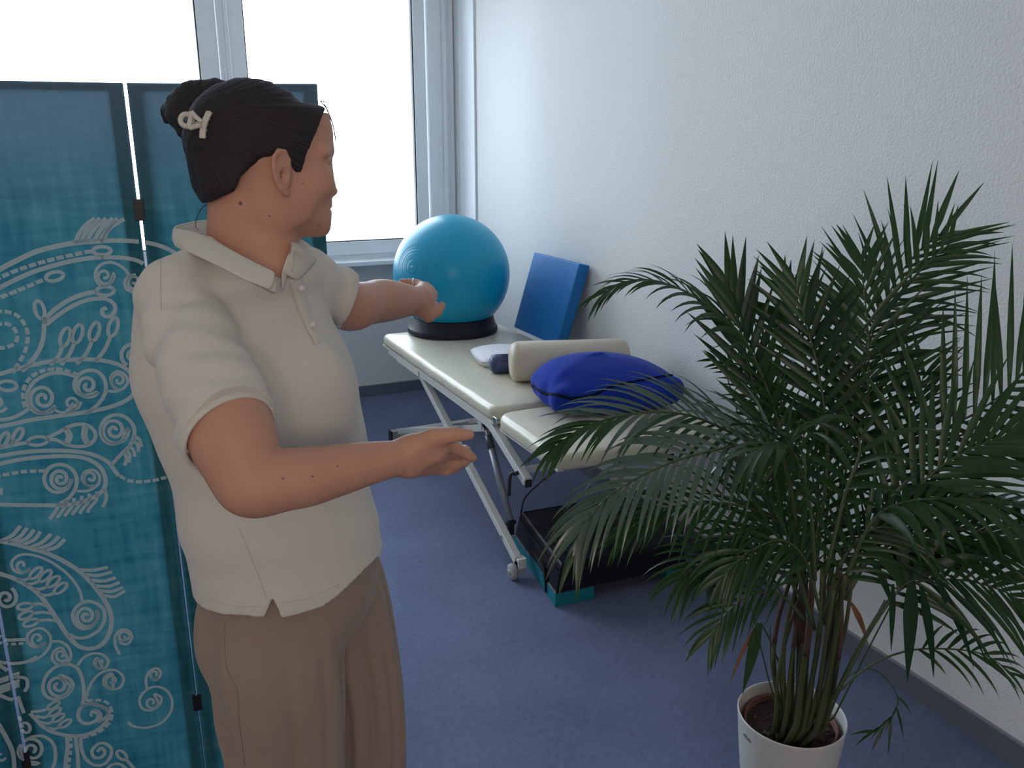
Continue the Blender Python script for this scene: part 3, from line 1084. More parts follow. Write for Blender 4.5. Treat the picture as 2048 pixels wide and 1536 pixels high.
def hand_right(B):
    W = RA[-1]
    k = [at(884, 889, 1.250), at(883, 905, 1.280), at(878, 922, 1.300), at(868, 936, 1.305)]      # knuckles index..little
    for i, q in enumerate(k):
        s_ = W+(q-W)*0.06+(np.array([0, 0, 0.010-0.007*i]))
        B.cone(s_, q, 0.0185, 0.0130-0.0008*i, k=0.016)
    # fingers (index nearest the thumb)
    finger(B, [k[0], at(912, 897, 1.273), at(934, 909, 1.290), at(945, 916, 1.300)], [0.0111, 0.0094, 0.0081, 0.0070])
    finger(B, [k[1], at(914, 906, 1.315), at(932, 902, 1.345), at(930, 897, 1.360)], [0.0111, 0.0094, 0.0081, 0.0070])
    finger(B, [k[2], at(910, 929, 1.322), at(928, 925, 1.345), at(937, 919, 1.36)], [0.0107, 0.0090, 0.0077, 0.0068])
    finger(B, [k[3], at(892, 941, 1.318), at(909, 938, 1.332), at(919, 932, 1.345)], [0.0096, 0.0081, 0.0070, 0.0062])
    # thumb leaves the side of the palm near the wrist
    B.chain([at(835, 892, 1.230), at(866, 876, 1.225), at(905, 870, 1.230), at(938, 869, 1.237)], [0.0169, 0.0141, 0.0111, 0.0083], k=0.014, kj=0.004)
    B.ell(at(858, 903, 1.240), np.array([unit(rt), unit(up), unit(fw)]), (0.024, 0.020, 0.016), k=0.015)


def hand_left(B):
    W = LA[-1]
    k = [at(866, 604, 1.985), at(863, 592, 1.985), at(856, 583, 1.975), at(848, 577, 1.96)]
    k[0] = at(862, 618, 1.965)
    for i, q in enumerate(k):
        s_ = W+(q-W)*0.08
        B.cone(s_, q, 0.0215, 0.0145, k=0.018)
    finger(B, [k[3], at(836, 568, 1.99), at(818, 565, 2.0), at(804, 564, 2.0)], [0.0125, 0.0105, 0.0095, 0.0080])
    finger(B, [k[2], at(846, 572, 2.01), at(826, 567, 2.03), at(812, 567, 2.035)], [0.0125, 0.0105, 0.0095, 0.0080])
    finger(B, [k[1], at(862, 585, 2.03), at(845, 580, 2.06), at(828, 580, 2.065)], [0.0125, 0.0105, 0.0095, 0.0080])
    finger(B, [k[0], at(868, 610, 2.01), at(858, 600, 2.045), at(842, 596, 2.06)], [0.0125, 0.0105, 0.0095, 0.0080])
    B.chain([at(842, 618, 1.90), at(857, 630, 1.915), at(873, 623, 1.93), at(884, 611, 1.94)], [0.0200, 0.0165, 0.0125, 0.0090], k=0.014, kj=0.004)


body = Blob()
inner = [(cs, cf, a-0.030, b_-0.030, c_-0.030) for cs, cf, a, b_, c_ in T_rows]
body.loft(PO, PL, PF, ZZ, T_z, [(cs, cf, max(a, 0.03), max(b_, 0.03), max(c_, 0.03)) for cs, cf, a, b_, c_ in inner], k=0.02)
# pelvis and legs (inside the trousers), feet on the floor
for s in (-1, 1):
    rows_ = FAR if s > 0 else NEAR
    hip, knee, ank = (PO+PL*rows_[q][0]+PF*rows_[q][1]+ZZ*z_ for q, z_ in ((2, 0.82), (6, 0.46), (8, 0.085)))
    body.cone(hip, knee, 0.070, 0.052, k=0.02).cone(knee, ank, 0.052, 0.038, k=0.02)
    body.cone(ank-ZZ*0.03, ank+PF*0.13-ZZ*0.055, 0.038, 0.026, k=0.02, flat=(ZZ, 1.0))
body.cone(hd(-0.022, 0, -0.045), PO+PL*-0.01-PF*0.01+ZZ*1.42, 0.0545, 0.056, k=0.02)
body.cone(hd(0.010, 0, -0.085), at(538, 528, 1.315), 0.044, 0.040, k=0.03)
_q = crom(np.column_stack([np.array(RA), np.array(RR)]), 6)
for j in range(len(_q)-1):
    body.cone(_q[j, :3], _q[j+1, :3], _q[j, 3], _q[j+1, 3], k=0.012 if j == 0 else 0.0003)
_q = crom(np.column_stack([np.array(LA), np.array(LR)]), 6)
for j in range(len(_q)-1):
    body.cone(_q[j, :3], _q[j+1, :3], _q[j, 3], _q[j+1, 3], k=0.012 if j == 0 else 0.0003)
body.ell(at(502, 978, 1.128), np.eye(3), (0.036, 0.036, 0.032), k=0.03)
hand_right(body)
hand_left(body)
# head
body.ell(hd(-0.004, 0, 0.027), HR, (0.092, 0.074, 0.084), k=0.02)
FACE_V = [-0.118, -0.110, -0.097, -0.08, -0.05, -0.02, 0.01, 0.04, 0.07]
FACE_R = [(0, 0.062, 0.018, 0.0390, 0.018), (0, 0.058, 0.030, 0.0480, 0.030), (0, 0.050, 0.044, 0.0585, 0.045), (0, 0.040, 0.054, 0.0685, 0.055), (0, 0.026, 0.062, 0.0865, 0.06),
          (0, 0.018, 0.067, 0.0960, 0.07), (0, 0.014, 0.069, 0.1025, 0.07), (0, 0.010, 0.070, 0.1090, 0.07), (0, 0.006, 0.065, 0.1080, 0.07)]
body.loft(H0, HL, HF, ZZ, FACE_V, FACE_R, k=0.02)
body.cone(hd(0.104, 0, 0.004), hd(0.1125, 0, -0.046), 0.0075, 0.0088, k=0.008)
for s in (-1, 1):
    body.ell(hd(0.110, 0.011*s, -0.049), HR, (0.010, 0.0075, 0.0075), k=0.006)
    body.cone(hd(0.090, 0.050*s, 0.012), hd(0.106, 0.016*s, 0.012), 0.008, 0.0078, k=0.012)
    body.ell(hd(0.074, 0.044*s, -0.034), HR, (0.030, 0.020, 0.026), k=0.018)
    body.ell(hd(0.114, 0.031*s, -0.004), HR, (0.012, 0.016, 0.011), k=0.010, op='s')
    body.ell(hd(0.093, 0.031*s, 0.001), HR, (0.0125, 0.0135, 0.0125), k=0.003)
    body.cone(hd(0.103, 0.022*s, -0.003), hd(0.100, 0.042*s, -0.001), 0.003, 0.003, k=0.004)
    body.ell(hd(0.024, 0.054*s, -0.064), HR, (0.036, 0.012, 0.032), k=0.03)
body.ell(hd(0.101, 0, -0.071), HR, (0.008, 0.021, 0.0055), k=0.008)
body.ell(hd(0.099, 0, -0.083), HR, (0.009, 0.018, 0.0065), k=0.008)
body.ell(hd(0.104, 0, -0.0765), HR, (0.006, 0.019, 0.0008), k=0.003, op='s')
body.ell(hd(0.082, 0, -0.104), HR, (0.017, 0.018, 0.014), k=0.012)
# ears
for s in (-1, 1):
    e0 = 0.0765
    EF = unit(HF*0.86-HL*s*0.50)          # ear plane: the back edge stands off the head
    EN = unit(np.cross(EF, ZZ))*1.0
    ER = np.array([EF, EN, ZZ])
    ec = hd(0.018, e0*s, -0.015)
    body.ell(ec+HL*s*0.004, ER, (0.0165, 0.0050, 0.030), k=0.006)
    rim = [(0.011, 0.004), (0.013, 0.018), (0.006, 0.028), (-0.006, 0.030), (-0.016, 0.020), (-0.018, 0.004), (-0.014, -0.012), (-0.007, -0.024), (0.003, -0.032)]
    P_ = [ec+HL*s*0.006+EF*a+ZZ*b_ for a, b_ in rim]
    body.chain(P_, [0.0032, 0.0034, 0.0036, 0.0037, 0.0037, 0.0036, 0.0036, 0.0042, 0.0055], k=0.003, kj=0.002)
    body.ell(ec+HL*s*0.010+EF*0.002-ZZ*0.006, ER, (0.0075, 0.0075, 0.0105), k=0.004, op='s')
    body.ell(ec+HL*s*0.011-EF*0.003+ZZ*0.014, ER, (0.0085, 0.0045, 0.0085), k=0.004, op='s')
    body.ell(ec+HL*s*0.006+EF*0.010-ZZ*0.006, ER, (0.003, 0.003, 0.005), k=0.003)
bV, bQ = body.mesh(0.0028)

# skin with a few moles at fixed places
nt = M_skin.node_tree
tcn = next(n for n in nt.nodes if n.type == 'TEX_COORD')
bsdf = nt.nodes['Principled BSDF']
prev = bsdf.inputs['Base Color'].links[0].from_socket
bvh_b = BVHTree.FromPolygons([tuple(v) for v in bV], [tuple(q) for q in bQ.tolist()])
for px, py, r in ((481, 407, 0.0028), (539, 432, 0.0014), (637, 450, 0.0018), (606, 366, 0.0012), (625, 953, 0.0016), (566, 957, 0.0014), (675, 932, 0.0012)):
    h = bvh_b.ray_cast(Vector(EYEP), Vector(sray(px, py)))[0]
    if h is None:
        continue
    dn = nt.nodes.new('ShaderNodeVectorMath')
    dn.operation = 'DISTANCE'
    dn.inputs[1].default_value = tuple(np.array(h)-np.array([0.21, 1.38, 0.0]))
    nt.links.new(tcn.outputs['Object'], dn.inputs[0])
    mr = nt.nodes.new('ShaderNodeMapRange')
    mr.inputs['From Min'].default_value = r*0.7
    mr.inputs['From Max'].default_value = r*1.3
    mr.inputs['To Min'].default_value = 0.75
    mr.inputs['To Max'].default_value = 0.0
    nt.links.new(dn.outputs['Value'], mr.inputs['Value'])
    mx = nt.nodes.new('ShaderNodeMix')
    mx.data_type = 'RGBA'
    mx.inputs['B'].default_value = (0.05, 0.025, 0.02, 1)
    nt.links.new(prev, mx.inputs['A'])
    nt.links.new(mr.outputs[0], mx.inputs['Factor'])
    nt.links.new(mx.outputs['Result'], bsdf.inputs['Base Color'])
    prev = mx.outputs['Result']
mkq('body', bV, bQ, M_skin, woman)

# eyes, brows
for s in (-1, 1):
    e = MB().lathe([(0.0119*math.sin(t), 0.0119*math.cos(t)) for t in np.linspace(0.02, math.pi-0.02, 13)], hd(0.0945, 0.031*s, 0.001), 18, HF)
    eo = e.mk('eye', mat('eye_white', (0.75, 0.74, 0.72), 0.2), woman, smooth=True)
    MB().lathe([(0.0001, 0.0123), (0.003, 0.0121), (0.0055, 0.0109)], hd(0.0945, 0.031*s, 0.001), 16, HF, cap=False).mk('iris', mat('brown_iris', (0.05, 0.025, 0.012), 0.2), eo, smooth=True)

# --- hair
HLN = np.array([(-0.14, -0.088), (-0.10, -0.070), (-0.075, -0.056), (-0.048, -0.038), (-0.040, -0.014), (-0.024, 0.0), (-0.008, 0.010), (0.010, 0.012), (0.022, 0.010), (0.032, -0.002), (0.040, -0.016),
                (0.048, -0.017), (0.053, -0.002), (0.058, 0.013), (0.0765, 0.040), (0.092, 0.066), (0.105, 0.078), (0.122, 0.090), (0.15, 0.105)])
hair = Blob()


def hl_cut(P):
    q = (P-H0) @ HR.T
    hz = np.interp(q[:, 0], HLN[:, 0], HLN[:, 1])
    return (hz-q[:, 2])*0.7


def strand(P):
    q = (P-H0) @ HR.T
    return np.arctan2(q[:, 2]-0.075, q[:, 0]+0.105)


def hair_amp(P):
    a = strand(P)
    return -0.0007*np.sin(a*95)-0.0005*np.sin(a*41+2)


def hair_shell(c, r, k):
    c, R, r = hd(*c), HR, np.asarray(r, float)

    def fn(P):
        q = (P-c) @ R.T
        k0 = np.sqrt(((q/r)**2).sum(1))+1e-9
        k1 = np.sqrt(((q/(r*r))**2).sum(1))+1e-9
        return np.maximum(k0*(k0-1)/k1+hair_amp(P), hl_cut(P))
    hair._add(fn, c-0.13, c+0.13, k, 'u')


hair_shell((-0.006, 0, 0.026), (0.099, 0.0815, 0.0925), 0.004)
hair_shell((-0.030, 0, -0.030), (0.068, 0.072, 0.058), 0.020)
hair_shell((0.020, 0, 0.015), (0.075, 0.078, 0.060), 0.012)
hair.loft(H0, HL, HF, ZZ, FACE_V[3:]+[0.085], [(cs, cf, a+0.0075, b_+0.006, c_+0.006) for cs, cf, a, b_, c_ in FACE_R[3:]]+[(0, 0.004, 0.057, 0.086, 0.07)], k=0.006, cut=lambda P, u, v, z: hl_cut(P), amp=lambda P, u, v, z: hair_amp(P))
# twisted bun
bd_ = 1.345
hair.ell(at(388, 222, bd_), HR, (0.042, 0.036, 0.040), k=0.018, amp=hair_amp)
hair.cone(at(385, 205, bd_), at(336, 225, bd_), 0.026, 0.0105, k=0.016, amp=hair_amp)
hair.cone(at(336, 222, bd_), at(332, 243, bd_), 0.0100, 0.0040, k=0.006)
hair.cone(at(388, 240, bd_-0.01), at(388, 262, bd_-0.005), 0.034, 0.023, k=0.016, amp=hair_amp)
hair.cone(at(395, 190, bd_), at(432, 188, 1.335), 0.020, 0.024, k=0.014, amp=hair_amp)
hV, hQ = hair.mesh(0.0024)
st_ = strand(hV)
qv = (hV-H0) @ HR.T
st_ = np.where((qv[:, 0] < -0.085) & (qv[:, 2] > 0.01), (qv[:, 2]*18+qv[:, 0]*14), st_)
mkq('hair', hV, hQ, M_hair, woman, attrs={'strand': st_*70})
# loose strands
wisps = [
    [(648, 208, 1.33), (658, 228, 1.335), (668, 262, 1.335), (672, 298, 1.335)], [(650, 210, 1.33), (663, 240, 1.34), (671, 275, 1.34), (670, 300, 1.34)],
    [(642, 204, 1.32), (652, 216, 1.33), (657, 232, 1.33)], [(640, 202, 1.32), (655, 206, 1.32), (662, 218, 1.33)],
    [(433, 405, 1.34), (408, 412, 1.345), (394, 435, 1.35), (391, 452, 1.35), (398, 462, 1.35)], [(428, 398, 1.33), (420, 415, 1.33), (417, 440, 1.33)],
    [(430, 410, 1.34), (402, 400, 1.35), (385, 372, 1.35), (378, 345, 1.345)], [(440, 172, 1.34), (420, 164, 1.34), (398, 170, 1.34), (380, 184, 1.34)], [(452, 178, 1.33), (428, 168, 1.335), (405, 176, 1.335)],
    [(446, 186, 1.33), (430, 174, 1.335), (412, 170, 1.335), (392, 174, 1.335)], [(340, 232, 1.345), (348, 245, 1.345), (350, 258, 1.345)], [(348, 232, 1.345), (357, 244, 1.345), (361, 255, 1.345)],
    [(335, 232, 1.345), (340, 248, 1.345), (345, 256, 1.345)], [(468, 170, 1.32), (440, 160, 1.33), (415, 163, 1.335), (396, 168, 1.335)]]
wb_ = MB()
for w_ in wisps:
    c = crom([at(*p) for p in w_], 6)
    wb_.tube(c, np.linspace(0.0009, 0.0004, len(c)), 5)
wo = wb_.mk('loose_strands', mat('hair_strand', (0.03, 0.02, 0.016), 0.4), woman, smooth=True)
wo['kind'] = 'stuff'
# hair claw clip: ring, triangle and toothed bar, standing on the bun
M_clip = mat('pearly_clip_plastic', (0.62, 0.60, 0.54), 0.28, bump=(120, 0.3), vary=(90, 0.25), spec=0.6)
bvh_h = BVHTree.FromPolygons([tuple(v) for v in hV], [tuple(q) for q in hQ.tolist()])
cd = min(proj(bvh_h.ray_cast(Vector(EYEP), Vector(sray(*p)))[0])[2] for p in ((400, 245), (412, 240), (385, 245)))-0.004


def cl(px, py, dd=0.0):
    return at(px, py, cd+dd)


clip = MB()
th_ = np.linspace(0, 2*math.pi, 25)
clip.tube([cl(373+11.5*math.cos(t), 240.5+12*math.sin(t)) for t in th_], 0.0040, 8)
clip.tube(crom([cl(383, 224, -0.004), cl(381, 240, -0.004), cl(379, 255, -0.004), cl(390, 253, -0.004), cl(402, 250, -0.004)], 4), 0.0036, 8)
clip.tube(crom([cl(383, 224, -0.004), cl(392, 234, -0.004), cl(404, 244, -0.002)], 4), 0.0036, 8)
clip.tube([cl(384, 244, 0.002), cl(398, 246, 0.002)], 0.0015, 6)
co = clip.mk('hair_clip', M_clip, woman, smooth=True, label='pearly white plastic claw clip')
bar = MB().path(crom([cl(419, 224), cl(413, 236), cl(409, 247), cl(406, 262), cl(405, 277)], 5), 0.0040, 0.0085, fw)
tb = bar.mk('toothed_bar', M_clip, co, bevel=0.0008)
for px, py in ((424, 226), (420, 238), (416, 248), (414, 260), (412, 272)):
    MB().tube([cl(px-6, py), cl(px, py+1, 0.004)], [0.0034, 0.0016], 8).mk('tooth', M_clip, co, smooth=True)

# --- trousers
trous = Blob()
HIPS = [1.02, 0.95, 0.88, 0.82, 0.78]
H_rows = [fit(z, 0.84, 0.025, grow=g_) for z, g_ in zip(HIPS, (-14, -14, -16, -20, -45))]


def fold(P, u, v, z):
    a = np.arctan2(v, u)
    g_ = np.clip((0.92-z)/0.25, 0, 1)
    return -g_*(0.006*np.sin(5*a+0.6+2.0*(0.9-z))+0.0035*np.sin(11*a+1.0)+0.002*np.sin(23*a+z*4))


trous.loft(PO, PL, PF, ZZ, HIPS, H_rows, k=0.02, amp=fold)


trous.loft(PO, PL, PF, ZZ, LEG_Z, NEAR, k=0.03, amp=fold)
trous.loft(PO, PL, PF, ZZ, LEG_Z, FAR, k=0.014, amp=fold)
_cr = (np.array(NEAR[2])+np.array(FAR[2]))/2
trous.ell(PO+PL*_cr[0]+PF*_cr[1]+ZZ*0.815, np.array([PL, PF, ZZ]), (0.09, 0.105, 0.085), k=0.04)
# pocket bag fullness at the back of the near leg
trous.ell(at(428, 1280, 1.45), np.eye(3), (0.03, 0.03, 0.075), k=0.03)
trous.ell(at(462, 1440, 1.47), np.eye(3), (0.026, 0.026, 0.075), k=0.02)
tV, tQ = trous.mesh(0.0045)
to = mkq('trousers', tV, tQ, M_trous, woman)
bvh_t = BVHTree.FromPolygons([tuple(v) for v in tV], [tuple(q) for q in tQ.tolist()])


def on_mesh(bvh, pts, off):
    out = []
    for px, py in pts:
        h, n_, i_, d_ = bvh.ray_cast(Vector(EYEP), Vector(sray(px, py)))
        if h is not None:
            n_ = np.array(n_)
            if n_ @ sray(px, py) > 0:
                n_ = -n_
            out.append(np.array(h)+n_*off)
    return out


def seam(name, bvh, pts, w, h, m, parent, off=0.0):
    c = on_mesh(bvh, crom([(p[0], p[1], 0) for p in pts], 8)[:, :2], off)
    if len(c) < 2:
        return None
    b = MB()
    b.path(c, w, h, sray(*pts[0]))
    o_ = b.mk(name, m, parent, smooth=True)
    return o_


M_seamt = mat('taupe_seam', (0.25, 0.19, 0.155), 0.95)
seam('side_seam', bvh_t, [(449, 1240), (452, 1330), (474, 1380), (478, 1440), (490, 1530)], 0.0012, 0.0012, M_seamt, to)
for s in (-1, 1):
    a_ = PO+PL*(FAR if s > 0 else NEAR)[8][0]+PF*(FAR if s > 0 else NEAR)[8][1]
    sh = Blob()
    sh.cone(a_-PF*0.03+ZZ*0.045, a_+PF*0.15+ZZ*0.038, 0.043, 0.036, k=0.01)
    sh.plane(np.array([0, 0, 0.004]), (0, 0, -1), a_-0.3, a_+0.3)
    sh.pr[-1] = ((lambda P: 0.002-P[:, 2]), a_-0.3, a_+0.3, 0.004, 'i')
    sV, sQ = sh.mesh(0.006)
    mkq('shoe', sV, sQ, mat('white_trainer', (0.7, 0.7, 0.68), 0.6), woman)

# --- polo shirt
shirt = Blob()
pre = Blob()
pre.loft(PO, PL, PF, ZZ, T_z, T_rows, k=0.02)
pV, pQ = pre.mesh(0.008)
bvh_p = BVHTree.FromPolygons([tuple(v) for v in pV], [tuple(q) for q in pQ.tolist()])
HEM = []
_zt, _Tt = smooth_table(T_z, T_rows)
for px, py in ((392, 1206), (405, 1217), (440, 1229), (480, 1232), (510, 1235), (527, 1237), (545, 1197), (562, 1237), (580, 1234), (610, 1227), (640, 1217), (670, 1198), (700, 1170), (730, 1140), (752, 1118), (761, 1110)):
    h = bvh_p.ray_cast(Vector(EYEP), Vector(sray(px, py)))[0]
    if h is None:
        continue
    h = np.array(h)
    q = h-PO
    HEM.append((math.degrees(math.atan2(q @ PF-np.interp(h[2], _zt, _Tt[:, 1]), -(q @ PL-np.interp(h[2], _zt, _Tt[:, 0])))), h[2]))
HEM.sort()
HA_ = np.array([-181.0]+[HEM[0][0]-25]+[q[0] for q in HEM]+[HEM[-1][0]+30, 181.0])
HZ_ = np.array([HEM[0][1]]*2+[q[1] for q in HEM]+[HEM[-1][1]-0.005, HEM[0][1]])


def hem(P, u, v, z):
    a = np.degrees(np.arctan2(v, -u))          # 0 at her right side, 90 front
    return (np.interp(a, HA_, HZ_)-z)*0.8


def shirt_amp(P, u, v, z):
    q = P-PO
    s_, f_, zz = q @ PL, q @ PF, q @ ZZ
    w = 0.0028*np.sin(34*zz+9*s_-6*f_+1.0)*np.clip((1.18-zz)/0.1, 0, 1)
    w += 0.0030*np.sin(26*zz-22*s_+4)*np.clip((zz-1.12)/0.1, 0, 1)*np.clip((1.36-zz)/0.08, 0, 1)
    w += 0.0018*np.sin(60*zz+25*f_)*np.clip((0.98-zz)/0.08, 0, 1)
    # soft crease running down from the bust
    w += 0.006*np.exp(-((s_+0.02-(1.16-zz)*0.25)/0.018)**2)*np.clip((1.16-zz)/0.05, 0, 1)*np.clip((zz-0.98)/0.1, 0, 1)*(f_ > 0)
    return -w*1.4*np.clip((zz-0.915)/0.05, 0, 1)


shirt.loft(PO, PL, PF, ZZ, T_z, T_rows, k=0.02, amp=shirt_amp, cut=hem)
# bust
for s in (-1, 1):
    shirt.ell(bl(0.066*s-0.035, 0.076, 1.205), np.array([PL, PF, ZZ]), (0.078, 0.062, 0.095), k=0.035)
# shoulders
shirt.cone(bl(-0.06, -0.005, 1.420), at(354, 586, 1.245), 0.042, 0.053, k=0.025)
shirt.cone(at(590, 515, 1.42), at(622, 556, 1.47), 0.032, 0.046, k=0.025)
rd = unit(RA[2]-RA[0])
cuffc = at(456, 868, 1.140)


def sleeve_amp(P):
    q = (P-RA[0])
    t = q @ rd
    sdv = q @ unit(np.cross(rd, fw))
    e = np.clip(t/0.05, 0, 1)
    return -e*(0.0065*np.sin(58*(t+sdv*0.9)+0.5)*np.clip((0.2-t)/0.08, 0, 1)+0.002*np.sin(130*(t-sdv*0.5)))


cn = unit(cuffc-at(405, 735, 1.18)+0.045*up)
shirt.cone(at(354, 598, 1.245), at(400, 725, 1.185), 0.052, 0.0625, k=0.018, amp=sleeve_amp)
shirt.cone(at(400, 725, 1.185), cuffc+cn*0.06, 0.0625, 0.0660, k=0.006, amp=sleeve_amp, cut=[(cuffc-cn*0.003, cn)], hollow=(cuffc-cn*0.018, cuffc+cn*0.1, 0.0575))
cufl = at(690, 604, 1.60)
cln = unit(LA[1]-LA[0]+rt*0.25-0.06*up)


def lsl_amp(P):
    t = (P-LA[0]) @ cln
    return -0.0030*np.sin(95*t+30*((P-LA[0]) @ up))*np.clip((0.20-t)/0.1, 0, 1)


shirt.cone(at(618, 560, 1.47), cufl+cln*0.05, 0.048, 0.0525, k=0.018, amp=lsl_amp, cut=[(cufl-cln*0.004, cln)], hollow=(cufl-cln*0.035, cufl+cln*0.10, 0.0475))
# hollow the cuffs, the hem and the neck
shirt.loft(PO, PL, PF, ZZ, T_z[-5:], [(r[0], r[1], r[2]-0.009, r[3]-0.009, r[4]-0.009) for r in T_rows[-5:]], k=0.004, op='s')
shirt.cone(hd(-0.022, 0, -0.045), bl(-0.01, 0.0, 1.44), 0.056, 0.060, k=0.008, op='s')
# open placket: a V below the collar
shirt.cone(at(545, 470, 1.32), at(562, 548, 1.26), 0.052, 0.008, k=0.006, op='s')
sV, sQ = shirt.mesh(0.0030)
so = mkq('polo_shirt', sV, sQ, M_shirt, woman)
bvh_s = BVHTree.FromPolygons([tuple(v) for v in sV], [tuple(q) for q in sQ.tolist()])

# collar: fall folded over the stand, modelled as a thick strip
ct = [(553, 546, 1.205), (500, 520, 1.20), (440, 488, 1.215), (385, 463, 1.265), (347, 456, 1.345), (372, 446, 1.415)]
cb = [(543, 582, 1.190), (490, 560, 1.170), (440, 535, 1.175), (385, 510, 1.215), (350, 494, 1.325), (366, 484, 1.43)]
TPn = [at(*p) for p in ct]
BPn = [at(*p) for p in cb]


def mir(p, dz=0.0):
    q = p-(PO+PF*0.0)
    s_ = q @ PL
    return p-PL*(2*(s_+0.018))


_sf = on_mesh(bvh_s, [(588, 562), (612, 545), (626, 516)], 0.007)
_bf = on_mesh(bvh_b, [(560, 543), (570, 515), (578, 486)], 0.007)
TPf = [at(430, 440, 1.47), at(530, 452, 1.48), _bf[2], _bf[1], _bf[0]]
BPf = [at(430, 478, 1.49), at(560, 478, 1.51), _sf[2], _sf[1], _sf[0]]
Tt = crom(TPn+TPf, 5)
Bt = crom(BPn+BPf, 5)
rings = []
for t, b_ in zip(Tt, Bt):
    mid = (t+b_)/2
    out = mid-(PO+np.array([0, 0, mid[2]]))
    out[2] = 0
    out = unit(out)*0.006
    inn = -unit(out)*0.004
    rings.append([t+inn*0.3, t+ZZ*0.0015, mid+out, b_+unit(b_-t)*0.001, b_+inn*0.8, mid+out+inn, t+inn*1.2-ZZ*0.002])
cb_ = MB().loft(rings)
# stand inside
rings = []
for t, b_ in zip(Tt, Bt):
    c = PO+np.array([0, 0, t[2]])
    iw = unit(c-t)
    rings.append([t+iw*0.001, t+iw*0.004, t+iw*0.008-ZZ*0.035, t+iw*0.004-ZZ*0.035])
cb_.loft(rings)
col_o = cb_.mk('collar', M_shirt, so, smooth=True)
sm = col_o.modifiers.new('soft', 'SUBSURF')
sm.levels = sm.render_levels = 1

M_edge = mat('shirt_stitching', (0.60, 0.565, 0.515), 0.95)
M_slit = mat('placket_shadow_cloth', (0.52, 0.49, 0.45), 0.95)


def strip(name, pts_a, pts_b, off, th, parent, m):
    """cloth strip between two pixel-measured lines laid on the shirt"""
    A_ = on_mesh(bvh_s, crom([(p[0], p[1], 0) for p in pts_a], 6)[:, :2], off)
    B_ = on_mesh(bvh_s, crom([(p[0], p[1], 0) for p in pts_b], 6)[:, :2], off)
    n_ = min(len(A_), len(B_))
    rings_ = []
    for a, b2 in zip(A_[:n_], B_[:n_]):
        v_ = unit(EYEP-a)*th
        rings_.append([a, b2, b2+v_*0.6, (a+b2)/2+v_*1.2, a+v_])
    return MB().loft(rings_).mk(name, m, parent, smooth=True)


strip('placket', [(578, 560), (590, 600), (606, 640), (630, 688)], [(606, 552), (618, 600), (630, 640), (646, 682)], -0.001, 0.004, so, M_shirt)
for c_, n_, r_ in ((cuffc+rt*0.003, cn, 0.0655), (cufl, cln, 0.0545)):
    pr_ = [(r_-0.0035, -0.0270), (r_-0.0002, -0.0275), (r_+0.0006, -0.0255), (r_+0.0002, -0.012), (r_, 0.0010), (r_-0.0012, 0.0030), (r_-0.0040, 0.0025), (r_-0.0060, 0.0), (r_-0.0060, -0.0270)]
    rg_ = MB().lathe(pr_+pr_[:1], c_, 56, n_, cap=False)
    rg_.mk('cuff', M_shirt, so, smooth=True)
seam('sleeve_seam', bvh_s, [(322, 505), (321, 560), (322, 620)], 0.0022, 0.0016, M_edge, so, -0.0005)
seam('side_seam', bvh_s, [(478, 1055), (500, 1110), (520, 1160), (532, 1196)], 0.0018, 0.0014, M_edge, so, -0.0004)
seam('bottom_hem', bvh_s, [(420, 1200), (470, 1212), (520, 1213)], 0.0018, 0.0014, M_edge, so, -0.0004)
seam('bottom_hem', bvh_s, [(566, 1204), (620, 1196), (680, 1168)], 0.0018, 0.0014, M_edge, so, -0.0004)
for px, py in ((600, 575), (622, 650)):
    h = on_mesh(bvh_s, [(px, py)], 0.003)
    if h:
        MB().lathe([(0.0, 0.002), (0.005, 0.002), (0.0055, 0.0), (0.005, -0.002), (0.0, -0.002)], h[0]+unit(EYEP-h[0])*0.003, 14, unit(EYEP-h[0]), cap=False).mk('button', mat('shirt_button', (0.72, 0.70, 0.66), 0.3), so, smooth=True)
# ring on the hand that points at the ball
rc = (at(836, 568, 1.99)+at(818, 565, 2.0))/2
MB().tube([rc+0.0108*(math.cos(t)*unit(up)+math.sin(t)*unit(fw)) for t in np.linspace(0, 2*math.pi, 25)], 0.0016, 8).mk('finger_ring', mat('silver_ring', (0.7, 0.7, 0.7), 0.2, metal=1.0), woman, smooth=True, label='plain silver ring')
# ---------------------------------------------------------------- folding screen with the printed scroll-work
HS = 1.715
M_canvas = bpy.data.materials.new('teal_printed_canvas')


